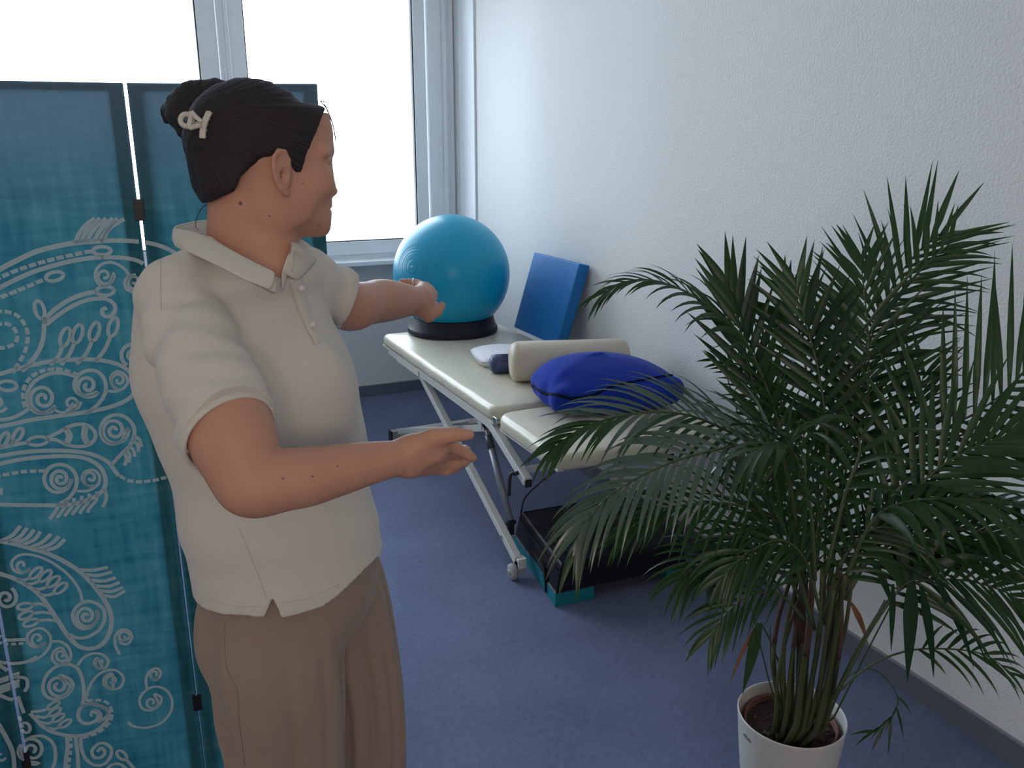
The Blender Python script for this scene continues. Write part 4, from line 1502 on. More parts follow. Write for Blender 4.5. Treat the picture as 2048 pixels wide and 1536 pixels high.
def canvas():
    m = M_canvas
    m.use_nodes = True
    nt = m.node_tree
    b = nt.nodes['Principled BSDF']
    b.inputs['Roughness'].default_value = 0.9
    b.inputs['Specular IOR Level'].default_value = 0.15
    tc = nt.nodes.new('ShaderNodeTexCoord')
    N = nt.nodes.new
    def noise(scale, st, det=4):
        mp = N('ShaderNodeMapping')
        mp.inputs['Scale'].default_value = st
        n = N('ShaderNodeTexNoise')
        n.inputs['Scale'].default_value = scale
        n.inputs['Detail'].default_value = det
        nt.links.new(tc.outputs['Object'], mp.inputs[0])
        nt.links.new(mp.outputs[0], n.inputs['Vector'])
        return n.outputs['Fac']
    warp = noise(60, (1, 1, 0.12))       # vertical threads
    weft = noise(60, (0.12, 0.12, 1))    # horizontal threads
    big = noise(4, (1, 1, 1), 3)
    def math_(op, a, b_=None, v=None):
        k = N('ShaderNodeMath')
        k.operation = op
        nt.links.new(a, k.inputs[0])
        if b_ is not None:
            nt.links.new(b_, k.inputs[1])
        if v is not None:
            k.inputs[1].default_value = v
        return k.outputs[0]
    w = math_('ADD', math_('MULTIPLY', warp, v=0.34), math_('MULTIPLY', weft, v=0.34))
    w = math_('ADD', w, math_('MULTIPLY', big, v=0.32))
    cr = N('ShaderNodeValToRGB')
    e = cr.color_ramp.elements
    e[0].position, e[0].color = 0.34, (0.014, 0.115, 0.180, 1)
    e[1].position, e[1].color = 0.66, (0.090, 0.265, 0.315, 1)
    e2 = cr.color_ramp.elements.new(0.5)
    e2.color = (0.040, 0.185, 0.245, 1)
    nt.links.new(w, cr.inputs[0])
    # the print shades to slate at its top edge
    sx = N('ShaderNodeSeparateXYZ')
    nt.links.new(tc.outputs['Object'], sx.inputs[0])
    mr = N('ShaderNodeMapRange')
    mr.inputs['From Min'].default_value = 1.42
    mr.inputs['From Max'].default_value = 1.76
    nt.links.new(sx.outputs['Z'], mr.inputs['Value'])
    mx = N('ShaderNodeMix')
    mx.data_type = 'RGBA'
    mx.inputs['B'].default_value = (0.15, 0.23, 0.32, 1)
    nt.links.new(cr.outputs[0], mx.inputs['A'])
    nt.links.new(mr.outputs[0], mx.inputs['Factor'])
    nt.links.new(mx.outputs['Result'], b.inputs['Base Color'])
    bp = N('ShaderNodeBump')
    bp.inputs['Strength'].default_value = 0.25
    bp.inputs['Distance'].default_value = 0.002
    nt.links.new(w, bp.inputs['Height'])
    nt.links.new(bp.outputs[0], b.inputs['Normal'])
    tr = N('ShaderNodeBsdfTranslucent')
    nt.links.new(mx.outputs['Result'], tr.inputs['Color'])
    ms = N('ShaderNodeMixShader')
    ms.inputs[0].default_value = 0.29
    nt.links.new(b.outputs[0], ms.inputs[1])
    nt.links.new(tr.outputs[0], ms.inputs[2])
    nt.links.new(ms.outputs[0], nt.nodes['Material Output'].inputs['Surface'])


canvas()
M_print = mat('pale_grey_print', (0.60, 0.72, 0.77), 0.9, vary=(300, 0.12), spec=0.1, trans=0.30)


def on_top(px, py):
    r = sray(px, py)
    p = EYEP+r*((HS-EYE)/r[2])
    return p[:2]


hA = on_top(248.5, 165.5)                       # hinge line between the two visible leaves
d2 = on_top(633, 167.5)-hA
w2 = np.linalg.norm(d2)
d2 = d2/w2
d1 = on_top(0, 161)-hA
d1 = d1/np.linalg.norm(d1)
w1 = 0.385
h0 = hA+d1*(w1+0.003)                            # next hinge to the left, outside the frame at the top
d0 = unit(np.array([d1[0], d1[1]-0.55]))
w0 = 0.385
screen = thing('folding_screen', (hA[0], hA[1], 0), 'tall teal folding screen with pale swirling scroll print behind the woman', 'screen')
TK = 0.020
PANELS = []
GAP = 0.0045


def leaf(p_right, dirv, width):
    """p_right: hinge-side top corner; dirv: towards the far edge"""
    n = np.array([dirv[1], -dirv[0]])
    if n @ (EYEP[:2]-p_right) < 0:
        n = -n
    a = p_right+dirv*GAP
    b = p_right+dirv*(width-GAP*0.3)
    n3 = np.array([*n, 0])
    A, B = np.array([*a, 0]), np.array([*b, 0])
    bk = -n3*TK
    # slightly uneven canvas face: grid
    nu, nv = 14, 48
    V, F = [], []
    for i in range(nu+1):
        for j in range(nv+1):
            u, v = i/nu, j/nv
            bul = 0.0016*math.sin(9*u+3*v*math.pi)*math.sin(math.pi*u)+0.0022*math.exp(-((v-0.55-0.05*u)/0.012)**2)*math.sin(math.pi*u)+0.002*math.exp(-((v-0.80+0.03*u)/0.01)**2)*math.sin(math.pi*u)
            V.append(A+(B-A)*u+ZZ*(0.03+v*(HS-0.03))+n3*bul-unit(B-A)*0.0030*(1-v)*(1-u))
    for i in range(nu):
        for j in range(nv):
            F.append([i*(nv+1)+j, (i+1)*(nv+1)+j, (i+1)*(nv+1)+j+1, i*(nv+1)+j+1])
    k = len(V)
    V += [v+bk*0.96 for v in V]
    bd = [i*(nv+1) for i in range(nu)]+[nu*(nv+1)+j for j in range(nv)]+[i*(nv+1)+nv for i in range(nu, 0, -1)]+[j for j in range(nv, 0, -1)]
    for q in range(len(bd)):
        x, y = bd[q], bd[(q+1) % len(bd)]
        F.append([x, y, y+k, x+k])
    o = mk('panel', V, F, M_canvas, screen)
    # stretcher bars behind the canvas
    W_ = np.linalg.norm(B-A)
    dv3 = unit(B-A)
    for q0, q1, z0, z1 in ((0.003, 0.028, 0.034, HS-0.004), (W_-0.028, W_-0.003, 0.034, HS-0.004), (0.028, W_-0.028, 0.034, 0.058), (0.028, W_-0.028, HS-0.016, HS-0.003)):
        f0 = A+dv3*q0-n3*0.004
        f1 = A+dv3*q1-n3*0.004
        g0 = bk*0.8
        MB().hexa([f0+ZZ*z0, f1+ZZ*z0, f1+g0+ZZ*z0, f0+g0+ZZ*z0, f0+ZZ*z1, f1+ZZ*z1, f1+g0+ZZ*z1, f0+g0+ZZ*z1]).mk('stretcher_bar', mat('pine_stretcher', (0.45, 0.33, 0.2), 0.7), o)
    for q in (0.08, 0.92):
        c = A+(B-A)*q+bk*0.5
        fb = MB().box(c-np.array([0.012, 0.012, 0]), c+np.array([0.012, 0.012, 0.032]))
        fb.mk('foot', M_black, o)
    PANELS.append((o, A, unit(B-A), n3, np.linalg.norm(B-A)))
    return o


leaf(hA, d2, w2)
leaf(hA, d1, w1)
leaf(h0, d0, w0)
# hinges on the gaps
for hp, dr in ((hA, d1), (h0, d0)):
    for z in (1.465, 0.275) if hp is hA else (1.465, 0.20):
        c = np.array([*hp, z])
        MB().box(c-np.array([0.010, 0.006, 0.022]), c+np.array([0.010, 0.004, 0.022])).mk('hinge', M_black, screen, bevel=0.001)


# --- the print, measured on the photograph and laid 0.4 mm proud of the canvas
PRN = {id(p[0]): MB() for p in PANELS}


def to_panel(px, py):
    r = sray(px, py)
    best = None
    for q, (o, A, dv, n3, W_) in enumerate(PANELS):
        t = ((A-EYEP) @ n3)/(r @ n3)
        if t <= 0:
            continue
        p = EYEP+r*t
        u = (p-A) @ dv
        if -0.0005 <= u <= W_+0.0005:
            if best is None or t < best[0]:
                best = (t, q, u, p[2])
    return best


def ribbon(px, w):
    """px: dense pixel polyline; w: line width in pixels at the middle"""
    runs, cur, cq = [], [], None
    for x, y in px:
        h = to_panel(x, y)
        q = h[1] if h else None
        if q != cq and cur:
            runs.append((cq, cur))
            cur = []
        cq = q
        if h:
            cur.append((h[2], h[3]))
    if cur:
        runs.append((cq, cur))
    for q, pts in runs:
        if len(pts) < 2:
            continue
        o, A, dv, n3, W_ = PANELS[q]
        P = np.array(pts)
        P = P[np.concatenate([[True], np.abs(np.diff(P, axis=0)).sum(1) > 1e-5])]
        if len(P) < 2:
            continue
        T = np.gradient(P, axis=0)
        T /= np.linalg.norm(T, axis=1)[:, None]+1e-9
        Nn = np.column_stack([-T[:, 1], T[:, 0]])
        hw = w*1.13/1000/2
        P[0] -= T[0]*hw*0.3
        P[-1] += T[-1]*hw*0.3
        b = PRN[id(o)]
        V, F = [], []
        for p, n_ in zip(P, Nn):
            for sg in (-1, 1):
                u, z = p+n_*hw*sg
                V.append(A+dv*u+ZZ*z+n3*0.0045)
        for i in range(len(P)-1):
            F.append([2*i, 2*i+1, 2*i+3, 2*i+2])
        b.add(V, F)


CR = {'A': (0, 420, .1823), 'C': (180, 420, .1823), 'D': (0, 680, .2475), 'E': (0, 1030, .1888), 'F': (0, 1250, .1862)}


def cv(c, x, y):
    o = CR[c]
    return o[0]+x*o[2], o[1]+y*o[2]


def ln(c, pts, w=7.5, n=7):
    ribbon(crom([(*cv(c, *p), 0) for p in pts], n)[:, :2], w)


def dash(c, pts, on=13, off=5, w=7.0):
    P = crom([(*cv(c, *p), 0) for p in pts], 14)[:, :2]
    on -= 1.5
    L = np.concatenate([[0], np.cumsum(np.linalg.norm(np.diff(P, axis=0), axis=1))])
    t = 0
    while t < L[-1]:
        ss = np.linspace(t, min(t+on, L[-1]), 4)
        ribbon(np.column_stack([np.interp(ss, L, P[:, 0]), np.interp(ss, L, P[:, 1])]), w)
        t += on+off+1.5


def sp(c, cx, cy, r0, turns, a0, sg=1, r1=0.12, w=7.0, tail=None, sq=1.0):
    """spiral from radius r0 at angle a0 inwards; tail: points that lead in"""
    if r0*CR[c][2] < 21:
        turns, w = turns*0.72, min(w, 5.6)
    n = int(26*turns)+8
    pts = [tuple(p) for p in (tail or [])]
    for k in range(n+1):
        f = k/n
        r = r0*(1-f)+r0*r1*f
        a = math.radians(a0)+sg*2*math.pi*turns*f
        pts.append((cx+r*math.cos(a), cy+sq*r*math.sin(a)))
    if tail:
        t_ = crom([(*cv(c, *p), 0) for p in pts[:len(tail)+1]], 6)[:, :2]
        ribbon(np.vstack([t_, [cv(c, *p) for p in pts[len(tail)+1:]]]), w)
    else:
        ribbon(np.array([cv(c, *p) for p in pts]), w)


def loop(c, cx, cy, a, b, ang, w=6.5):
    t = np.linspace(0, 2*math.pi, 25)
    ca, sa = math.cos(math.radians(ang)), math.sin(math.radians(ang))
    ribbon(np.array([cv(c, cx+a*math.cos(q)*ca-b*math.sin(q)*sa, cy+a*math.cos(q)*sa+b*math.sin(q)*ca) for q in t]), w)


# upper bands
ln('A', [(-60, 690), (0, 650), (200, 545), (400, 455), (600, 400), (800, 362), (1000, 343), (1130, 338)], 9)
ln('C', [(130, 338), (300, 332), (450, 338), (640, 358), (780, 392), (900, 445), (980, 500)], 8)
dash('A', [(-60, 760), (0, 740), (200, 655), (400, 590), (600, 535), (800, 490), (970, 455), (1010, 452)], 14, 5)
loop('C', 135, 445, 98, 45, 0)
ln('A', [(-60, 880), (0, 850), (200, 750), (400, 665), (600, 605), (800, 555), (1000, 525), (1130, 515)], 8)
ln('C', [(130, 518), (300, 518), (430, 530), (540, 560), (625, 620), (680, 690)], 7.5)
dash('A', [(-80, 985), (20, 950), (150, 900), (300, 840), (450, 775), (495, 760)], 14, 5)
loop('A', 605, 725, 98, 48, -12)
for k, (x0, x1) in enumerate(((830, 1040), (895, 1095), (960, 1165), (1035, 1240), (1105, 1290))):
    ln('A', [(x0, 360-k*6), (x0+45, 255), (x0+115, 165), (x1, 95)], 7.5)
ln('C', [(155, 320), (190, 235), (260, 165), (375, 100)], 7.5)
sp('C', 165, 720, 108, 1.9, -20, 1, tail=[(435, 715), (390, 650), (310, 595), (215, 570), (120, 600), (65, 680), (75, 770), (130, 825), (210, 815)], r1=0.15)
sp('C', 490, 780, 92, 1.7, 60, 1, tail=None, r1=0.15)
ln('C', [(500, 710), (430, 730), (390, 790), (410, 860), (480, 900)], 7)
loop('C', 170, 885, 98, 48, -3)
ln('A', [(490, 1230), (560, 1130), (700, 1020), (860, 940), (1000, 900), (1060, 895)], 8)
ln('A', [(520, 1250), (640, 1150), (800, 1050), (960, 985), (1110, 968), (1200, 985), (1260, 1040), (1265, 1100), (1230, 1150), (1180, 1165), (1130, 1140), (1130, 1090), (1170, 1070)], 7.5)
loop('A', 440, 1090, 100, 50, 74)
ln('A', [(500, 1180), (490, 1260), (485, 1340), (470, 1440), (420, 1560), (330, 1680), (250, 1760)], 8)
dash('A', [(-40, 1110), (80, 1112), (190, 1150), (270, 1240), (310, 1350), (305, 1450), (270, 1570), (200, 1690), (150, 1780)], 13, 6)
dash('A', [(-40, 1260), (60, 1240), (150, 1285), (195, 1370), (180, 1440), (110, 1490), (20, 1508), (-40, 1500)], 13, 6)
for cx, cy, a in ((720, 1390, -72), (855, 1355, -72), (1040, 1330, -72), (1245, 1280, -74)):
    loop('A', cx, cy, 105, 50, a)
for x0, y0, x1, y1, x2, y2 in ((690, 1480, 650, 1590, 560, 1690), (820, 1450, 770, 1570, 680, 1690), (1015, 1430, 950, 1570, 850, 1680), (1215, 1390, 1150, 1530, 1050, 1660)):
    ln('A', [(x0, y0), (x1, y1), (x2, y2)], 7)
# middle
ln('D', [(-60, 290), (0, 272), (150, 228), (300, 190), (450, 165), (600, 155), (760, 155), (900, 175), (1000, 215), (1070, 280), (1100, 360), (1075, 440), (1000, 495), (880, 540), (740, 570), (620, 590), (450, 612), (250, 642), (100, 675), (-60, 705)], 8)
sp('D', 1075, 110, 100, 1.3, 120, 1, r1=0.3)
sp('D', 352, 468, 122, 1.9, 55, 1, tail=[(610, 290), (520, 265), (420, 265), (320, 305), (250, 370), (225, 450), (240, 530), (300, 580), (390, 575), (450, 530)], r1=0.12)
sp('D', 710, 365, 100, 1.6, 30, 1, tail=[(700, 590), (790, 520), (850, 430), (855, 340), (810, 265), (730, 240), (650, 270), (605, 340), (620, 410), (680, 445), (750, 430)], r1=0.12)
sp('D', 577, 508, 68, 1.9, 120, -1, tail=[(430, 545), (480, 575), (560, 580), (630, 545), (650, 500)], r1=0.15)
sp('D', 962, 322, 70, 1.8, 100, 1, tail=[(855, 405), (930, 410), (1000, 385), (1035, 330), (1010, 275), (950, 250), (900, 290), (905, 350)], r1=0.15)
dash('D', [(205, 535), (190, 470), (195, 400), (225, 330), (290, 270), (380, 238), (480, 232), (570, 255), (625, 275)], 12, 5)
ln('D', [(-40, 640), (60, 635), (150, 605), (240, 550)], 7)
loop('D', 65, 365, 75, 38, 3)
sp('D', -10, 505, 78, 1.6, 30, 1, r1=0.2)
loop('D', 310, 810, 80, 34, -5)
ln('D', [(-60, 882), (0, 868), (120, 842), (240, 820)], 7)
ln('D', [(385, 785), (480, 740), (560, 695), (650, 675), (720, 690), (770, 740), (765, 800), (710, 845), (620, 855), (530, 835), (450, 800), (385, 800)], 7)
for x0, bow in ((520, 35), (545, 40), (680, -30), (705, -32)):
    ln('D', [(x0, 705 if x0 < 600 else 690), (x0+bow*0.6+10, 770), (x0 + (10 if x0 < 600 else 20), 835)], 6)
loop('D', 35, 800, 62, 30, -60)
loop('D', 150, 760, 60, 30, -58)
ln('D', [(115, 800), (95, 850)], 6)
sp('D', 925, 725, 118, 2.0, -10, 1, tail=[(905, 1000), (980, 920), (1050, 850), (1085, 770), (1080, 690), (1020, 620), (930, 600), (850, 640), (815, 720), (840, 800), (910, 835), (985, 810), (1015, 750)], r1=0.12)
for pts in ([(1085, 775), (1130, 800), (1145, 855)], [(1070, 805), (1115, 840), (1122, 895)], [(1045, 845), (1080, 885), (1090, 935)], [(1020, 880), (1050, 920), (1045, 980)], [(1000, 905), (1025, 950), (1010, 1005)]):
    ln('D', pts, 6.5)
ln('D', [(-60, 945), (0, 932), (200, 900), (420, 888), (640, 898), (780, 930), (880, 985), (930, 1050), (960, 1090)], 8)
dash('D', [(975, 1095), (1040, 1130), (1130, 1140), (1240, 1130), (1340, 1105)], 12, 5)
ln('D', [(-60, 1010), (0, 995), (200, 955), (420, 935), (600, 935), (730, 965), (820, 1030), (855, 1120), (845, 1190), (800, 1240), (700, 1290), (560, 1325), (350, 1328), (90, 1325), (-60, 1320)], 8)
sp('D', 490, 1115, 92, 1.9, 10, 1, tail=[(480, 1325), (570, 1260), (620, 1170), (615, 1080), (560, 1020), (480, 1000), (400, 1030), (360, 1110), (390, 1190), (470, 1225), (550, 1190), (580, 1125)], r1=0.12)
sp('D', 735, 1110, 72, 1.8, 60, 1, tail=[(625, 1215), (720, 1210), (795, 1160), (805, 1090), (755, 1045), (690, 1060), (668, 1120), (710, 1170)], r1=0.12)
dash('D', [(-40, 1100), (60, 1080), (200, 1058), (380, 1050)], 13, 5)
for k in range(7):
    x = 850-62*k
    ln('D', [(x, 1205+17*k if k < 6 else 1320), (x-8, 1275+12*k), (x-60, 1335+15*k), (x-88+12, 1375+10*k)] if k > 0 else [(850, 1200), (862, 1270), (835, 1340)], 6.5)
dash('D', [(12, 1195), (12, 1260)], 13, 6)
# lower
ln('E', [(-40, 260), (20, 270), (150, 295), (330, 345), (500, 395), (680, 480), (850, 590), (980, 720), (1090, 860), (1160, 990), (1185, 1120), (1150, 1270), (1070, 1370), (960, 1405), (850, 1385), (760, 1310), (690, 1220), (620, 1110), (520, 960), (420, 830), (300, 740), (150, 660), (0, 610)], 9)
for x0, y0, x1, y1, x2, y2 in ((20, 265, 130, 210, 220, 110), (95, 280, 210, 225, 290, 130), (170, 290, 290, 235, 365, 150), (250, 305, 370, 250, 430, 170), (335, 330, 450, 280, 545, 195), (410, 350, 540, 300, 630, 220), (490, 370, 610, 325, 690, 250)):
    ln('E', [(x0, y0), (x1, y1), (x2, y2)], 7.5)
for x0, y0, x1, y1, x2, y2 in ((850, 570, 980, 575, 1140, 545), (900, 620, 1040, 630, 1185, 595), (960, 680, 1100, 690, 1225, 655), (1010, 740, 1150, 745, 1265, 705), (1050, 790, 1190, 800, 1300, 755), (1090, 840, 1210, 855, 1325, 795)):
    ln('E', [(x0, y0), (x1, y1), (x2, y2)], 7)
sp('E', 240, 525, 85, 1.4, 20, 1, tail=[(880, 930), (850, 800), (770, 670), (640, 550), (480, 455), (320, 410), (200, 420), (130, 490), (150, 570), (230, 605), (310, 570)], r1=0.15)
sp('E', 915, 1060, 130, 2.0, -30, 1, tail=[(720, 1250), (820, 1290), (930, 1280), (1050, 1210), (1110, 1100), (1100, 990), (1030, 930), (930, 905), (830, 950), (775, 1040), (800, 1140), (880, 1195), (970, 1170), (1040, 1080)], r1=0.1)
for cx, cy, ang, tx, ty in ((385, 605, -42, 190, 670), (485, 635, -42, 260, 720), (570, 695, -40, 350, 770), (645, 765, -38, 420, 830)):
    loop('E', cx, cy, 82, 36, ang, 6)
    ln('E', [(cx-62, cy+52), ((cx-60+tx)/2, (cy+60+ty)/2+12), (tx, ty)], 6.5)
for cx, cy, tx, ty, ang in ((270, 958, 490, 950, -8), (280, 1050, 540, 1030, -22), (330, 1130, 600, 1110, -18)):
    loop('E', cx, cy, 80, 34, ang, 6)
    ln('E', [(cx+70, cy-20), ((cx+tx)/2+40, cy-30), (tx, ty)], 6.5)
sp('E', 70, 870, 118, 1.5, -60, 1, r1=0.15)
sp('E', 405, 1300, 92, 1.7, 20, 1, tail=[(330, 1545), (450, 1480), (530, 1380), (540, 1280), (470, 1200), (380, 1195), (300, 1260), (310, 1350), (390, 1390), (470, 1350)], r1=0.12)
sp('E', 655, 1470, 78, 1.6, 30, 1, tail=[(545, 1330), (640, 1330), (730, 1390), (755, 1490), (700, 1570), (610, 1570), (555, 1500), (590, 1420), (660, 1400)], r1=0.12)
sp('E', 1310, 1285, 72, 1.6, 0, -1, tail=[(1270, 1460), (1225, 1370), (1225, 1270), (1290, 1205), (1370, 1220), (1400, 1290), (1350, 1355), (1280, 1340)], r1=0.15)
ln('E', [(-40, 1265), (60, 1310), (200, 1310), (290, 1305)], 7)
dash('E', [(-30, 1345), (100, 1355), (200, 1352), (300, 1345)], 9, 6, 6)
ln('F', [(-40, 385), (60, 400), (180, 400), (300, 380), (400, 330)], 7)
sp('F', 630, 640, 130, 1.7, 0, 1, tail=[(890, 860), (905, 720), (890, 580), (840, 460), (740, 410), (620, 430), (510, 520), (465, 650), (500, 750), (600, 785), (720, 740), (790, 640), (740, 560), (640, 530)], r1=0.2)
sp('F', 1075, 395, 62, 1.5, 60, 1, tail=[(840, 420), (900, 340), (1000, 295), (1100, 305), (1165, 370), (1140, 440), (1060, 455), (1015, 400), (1050, 345)], r1=0.2)
sp('F', 1205, 590, 82, 1.6, 80, 1, tail=[(925, 800), (960, 660), (1040, 540), (1150, 475), (1260, 480), (1330, 560), (1300, 650), (1210, 680), (1125, 630), (1130, 550), (1210, 515)], r1=0.2)
sp('F', 1015, 960, 90, 1.0, 60, -1, tail=[(880, 870), (980, 835), (1090, 860), (1165, 940)], r1=0.3)
ln('F', [(330, 940), (400, 1010), (470, 1080), (580, 1140), (750, 1175), (900, 1170), (1040, 1120), (1140, 1030), (1170, 930), (1100, 865), (990, 835), (890, 860), (845, 940), (870, 1020), (950, 1045), (1040, 1010), (1060, 945), (1010, 915)], 8)
dash('F', [(940, 800), (1050, 795), (1150, 820), (1200, 900), (1195, 1000), (1130, 1090), (1020, 1160), (890, 1200)], 12, 5, 6.5)
for cx, cy, tx, ty in ((580, 850, 340, 920), (595, 920, 390, 965), (630, 985, 440, 1030), (705, 1045, 500, 1090)):
    loop('F', cx, cy, 72, 28, -32, 6)
    ln('F', [(cx-65, cy+40), ((cx+tx)/2-20, cy+60), (tx, ty)], 6.5)
sp('F', 1630, 820, 75, 1.6, 0, 1, tail=[(1375, 1030), (1440, 1075), (1580, 1090), (1730, 1040), (1830, 930), (1850, 800), (1790, 690), (1680, 650), (1570, 690), (1500, 790), (1530, 880), (1620, 905), (1710, 850), (1735, 770), (1660, 730)], r1=0.2)
sp('F', 1665, 520, 62, 1.4, 60, 1, tail=[(1580, 670), (1570, 570), (1610, 485), (1690, 455), (1730, 510), (1690, 570), (1625, 560)], r1=0.2)
ln('F', [(725, 1190), (730, 1300), (715, 1420), (700, 1560)], 8)
dash('F', [(760, 1190), (768, 1300), (752, 1420), (735, 1560)], 9, 5, 6)
ln('F', [(815, 1190), (830, 1300), (840, 1420), (850, 1560)], 7.5)
ln('F', [(870, 1200), (880, 1320), (930, 1430), (1020, 1490), (1120, 1480), (1190, 1400), (1195, 1310), (1120, 1255), (1040, 1275), (990, 1345), (1020, 1410), (1095, 1405), (1130, 1350), (1090, 1310), (1050, 1345)], 7)
loop('F', 1310, 1385, 62, 38, 40)
ln('F', [(1355, 1430), (1420, 1500), (1460, 1560)], 7)
ln('F', [(1130, 1560), (1200, 1490), (1290, 1480), (1370, 1540)], 7)
sp('F', 350, 1330, 160, 2.0, 60, 1, r1=0.15, tail=[(560, 1560), (600, 1420), (580, 1270), (480, 1185), (350, 1190), (230, 1260), (190, 1360), (260, 1440)])
ln('F', [(-20, 1060), (60, 1200), (130, 1360), (150, 1560)], 8)
sp('F', 0, 1400, 55, 1.0, 20, 1, r1=0.3)
for y in (560, 590, 640, 670, 700):
    ln('F', [(-20, y+20), (100, y-20), (210, y-60)], 6)
ln('F', [(-20, 420), (70, 480), (150, 540), (280, 560), (300, 640), (270, 700)], 7)
ln('F', [(-20, 740), (90, 785), (170, 790), (215, 760)], 7)
dash('F', [(170, 830), (200, 930), (235, 1030), (250, 1100)], 9, 5, 6)
ln('F', [(205, 780), (235, 860), (260, 930)], 7)
loop('F', 280, 1090, 55, 45, 60)
for o, A, dv, n3, W_ in PANELS:
    b = PRN[id(o)]
    if b.V:
        pm = b.mk('printed_scrolls', M_print, o)
        pm['kind'] = 'stuff'
# ---------------------------------------------------------------- potted palm by the right wall
PC = np.array([1.352, 1.300, 0.0])
M_pot = mat('white_planter_plastic', (0.60, 0.60, 0.585), 0.38, spec=0.4)
M_terra = mat('brown_nursery_pot', (0.16, 0.050, 0.040), 0.6)
M_soil = mat('potting_soil', (0.030, 0.016, 0.012), 0.95, bump=(140, 1.0, 6), vary=(90, 0.6))
b = MB()
pr = [(0.0, 0.0), (0.085, 0.0), (0.092, 0.004), (0.100, 0.05), (0.110, 0.12), (0.119, 0.20), (0.1245, 0.262), (0.1262, 0.274), (0.1265, 0.279), (0.1250, 0.2815), (0.1225, 0.2795), (0.1215, 0.272), (0.116, 0.20), (0.100, 0.03), (0.0, 0.028)]
b.lathe(pr, PC, 72, cap=False)
pot = b.mk('planter', M_pot, loc=PC, smooth=True)
tag(pot, 'white round planter on the blue carpet, holding the tall palm', 'planter')
palm = thing('potted_palm', PC+np.array([0, 0, 0.03]), 'tall green areca palm in a brown nursery pot standing inside the white planter', 'palm')
b = MB()
b.lathe([(0.0, 0.030), (0.090, 0.030), (0.108, 0.246), (0.1085, 0.256), (0.1060, 0.257), (0.1035, 0.252), (0.102, 0.236), (0.0, 0.236)], PC, 56, cap=False)
b.mk('nursery_pot', M_terra, palm, smooth=True)
# lumpy soil disc
V, F = [tuple(PC+np.array([0, 0, 0.252]))], []
nr_, na_ = 9, 48
for i in range(1, nr_+1):
    for k in range(na_):
        a = 2*math.pi*k/na_
        r = 0.103*i/nr_
        V.append((PC[0]+r*math.cos(a), PC[1]+r*math.sin(a), 0.243+0.006*(1-i/nr_)+rng.uniform(-0.003, 0.003)))
for k in range(na_):
    F.append([0, 1+k, 1+(k+1) % na_])
for i in range(nr_-1):
    for k in range(na_):
        F.append([1+i*na_+k, 1+(i+1)*na_+k, 1+(i+1)*na_+(k+1) % na_, 1+i*na_+(k+1) % na_])
mk('soil', V, F, M_soil, palm)
text_obj('planter_lettering', 'elho', 0.017, mat('dark_ink', (0.03, 0.025, 0.03), 0.6), pot, np.zeros(3), (1, 0, 0), (0, 0, 1))
# wrap the lettering round the planter
lt = bpy.data.objects['planter_lettering']
ha = math.atan2(*(at(1510, 1494, 1.98)[:2]-PC[:2])[::-1])
tl = (1510-1590)/106.0
ca = unit((EYEP-PC)*np.array([1, 1, 0]))
cr_ = np.array([-ca[1], ca[0], 0])
bet = math.asin(max(-0.98, min(0.98, tl)))
for v in lt.data.vertices:
    x, y, z = v.co
    x, z = x+PC[0], z+PC[2]          # undo the origin shift
    y += PC[1]
    an = bet+x/0.122
    zz = 0.243+z
    rr = 0.1195+(zz-0.20)/0.062*0.0055+0.0005
    dvec = ca*math.cos(an)+cr_*math.sin(an)
    v.co = Vector((dvec[0]*rr, dvec[1]*rr, zz))

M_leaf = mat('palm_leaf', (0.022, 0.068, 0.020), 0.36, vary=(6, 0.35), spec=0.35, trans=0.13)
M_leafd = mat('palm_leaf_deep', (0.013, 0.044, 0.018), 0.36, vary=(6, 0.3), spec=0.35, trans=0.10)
M_leafsky = mat('palm_leaf_skylit', (0.050, 0.095, 0.062), 0.30, vary=(7, 0.3), spec=0.9, trans=0.10)  # sky reflection on the drooping fronds painted in as a paler green
M_dry = mat('dry_leaf', (0.22, 0.10, 0.045), 0.7, vary=(20, 0.4))
M_rach = mat('palm_stalk', (0.050, 0.080, 0.028), 0.45, vary=(14, 0.3))
M_cane = mat('palm_cane', (0.062, 0.076, 0.028), 0.5, vary=(22, 0.45, (1, 1, 0.3)))
M_sheath = mat('brown_sheath', (0.075, 0.046, 0.032), 0.7, vary=(25, 0.5, (1, 1, 0.25)))
LEAF = []            # (screen length, frond object, mesh data, material)


def leaflet(p, d, nrm, L, w, droop, twist=0.0, nseg=7):
    """one tapering leaflet with a folded mid rib; droop bends it towards the floor"""
    d = unit(d)
    s_ = unit(np.cross(d, nrm))
    V = []
    q = np.array(p, float)
    dd = d.copy()
    st = L/nseg
    for i in range(nseg+1):
        f = i/nseg
        ww = w*(0.42+2.3*f-1.2*f*f if f < 0.25 else 1.0)*max(0.02, (1-((f-0.25)/0.75)**1.6) if f > 0.25 else 1.0)
        ww = min(ww, w)
        n_ = unit(np.cross(s_, dd))
        c, sn = math.cos(twist*f), math.sin(twist*f)
        sv = s_*c+n_*sn
        nn = n_*c-s_*sn
        V.append(q-sv*ww/2+nn*ww*0.13)
        V.append(q.copy())
        V.append(q+sv*ww/2+nn*ww*0.13)
        dd = unit(dd+np.array([0, 0, -1.0])*droop/nseg*(0.35+1.3*f))
        s_ = unit(s_-dd*(s_ @ dd))
        q = q+dd*st
    V = np.array(V)
    V[:, 0] = np.where(V[:, 0] > XR-0.004, XR-0.004-0.0005*rng.random(), V[:, 0])
    F = []
    for i in range(nseg):
        a = 3*i
        F += [[a, a+1, a+4, a+3], [a+1, a+2, a+5, a+4]]
    return V, F


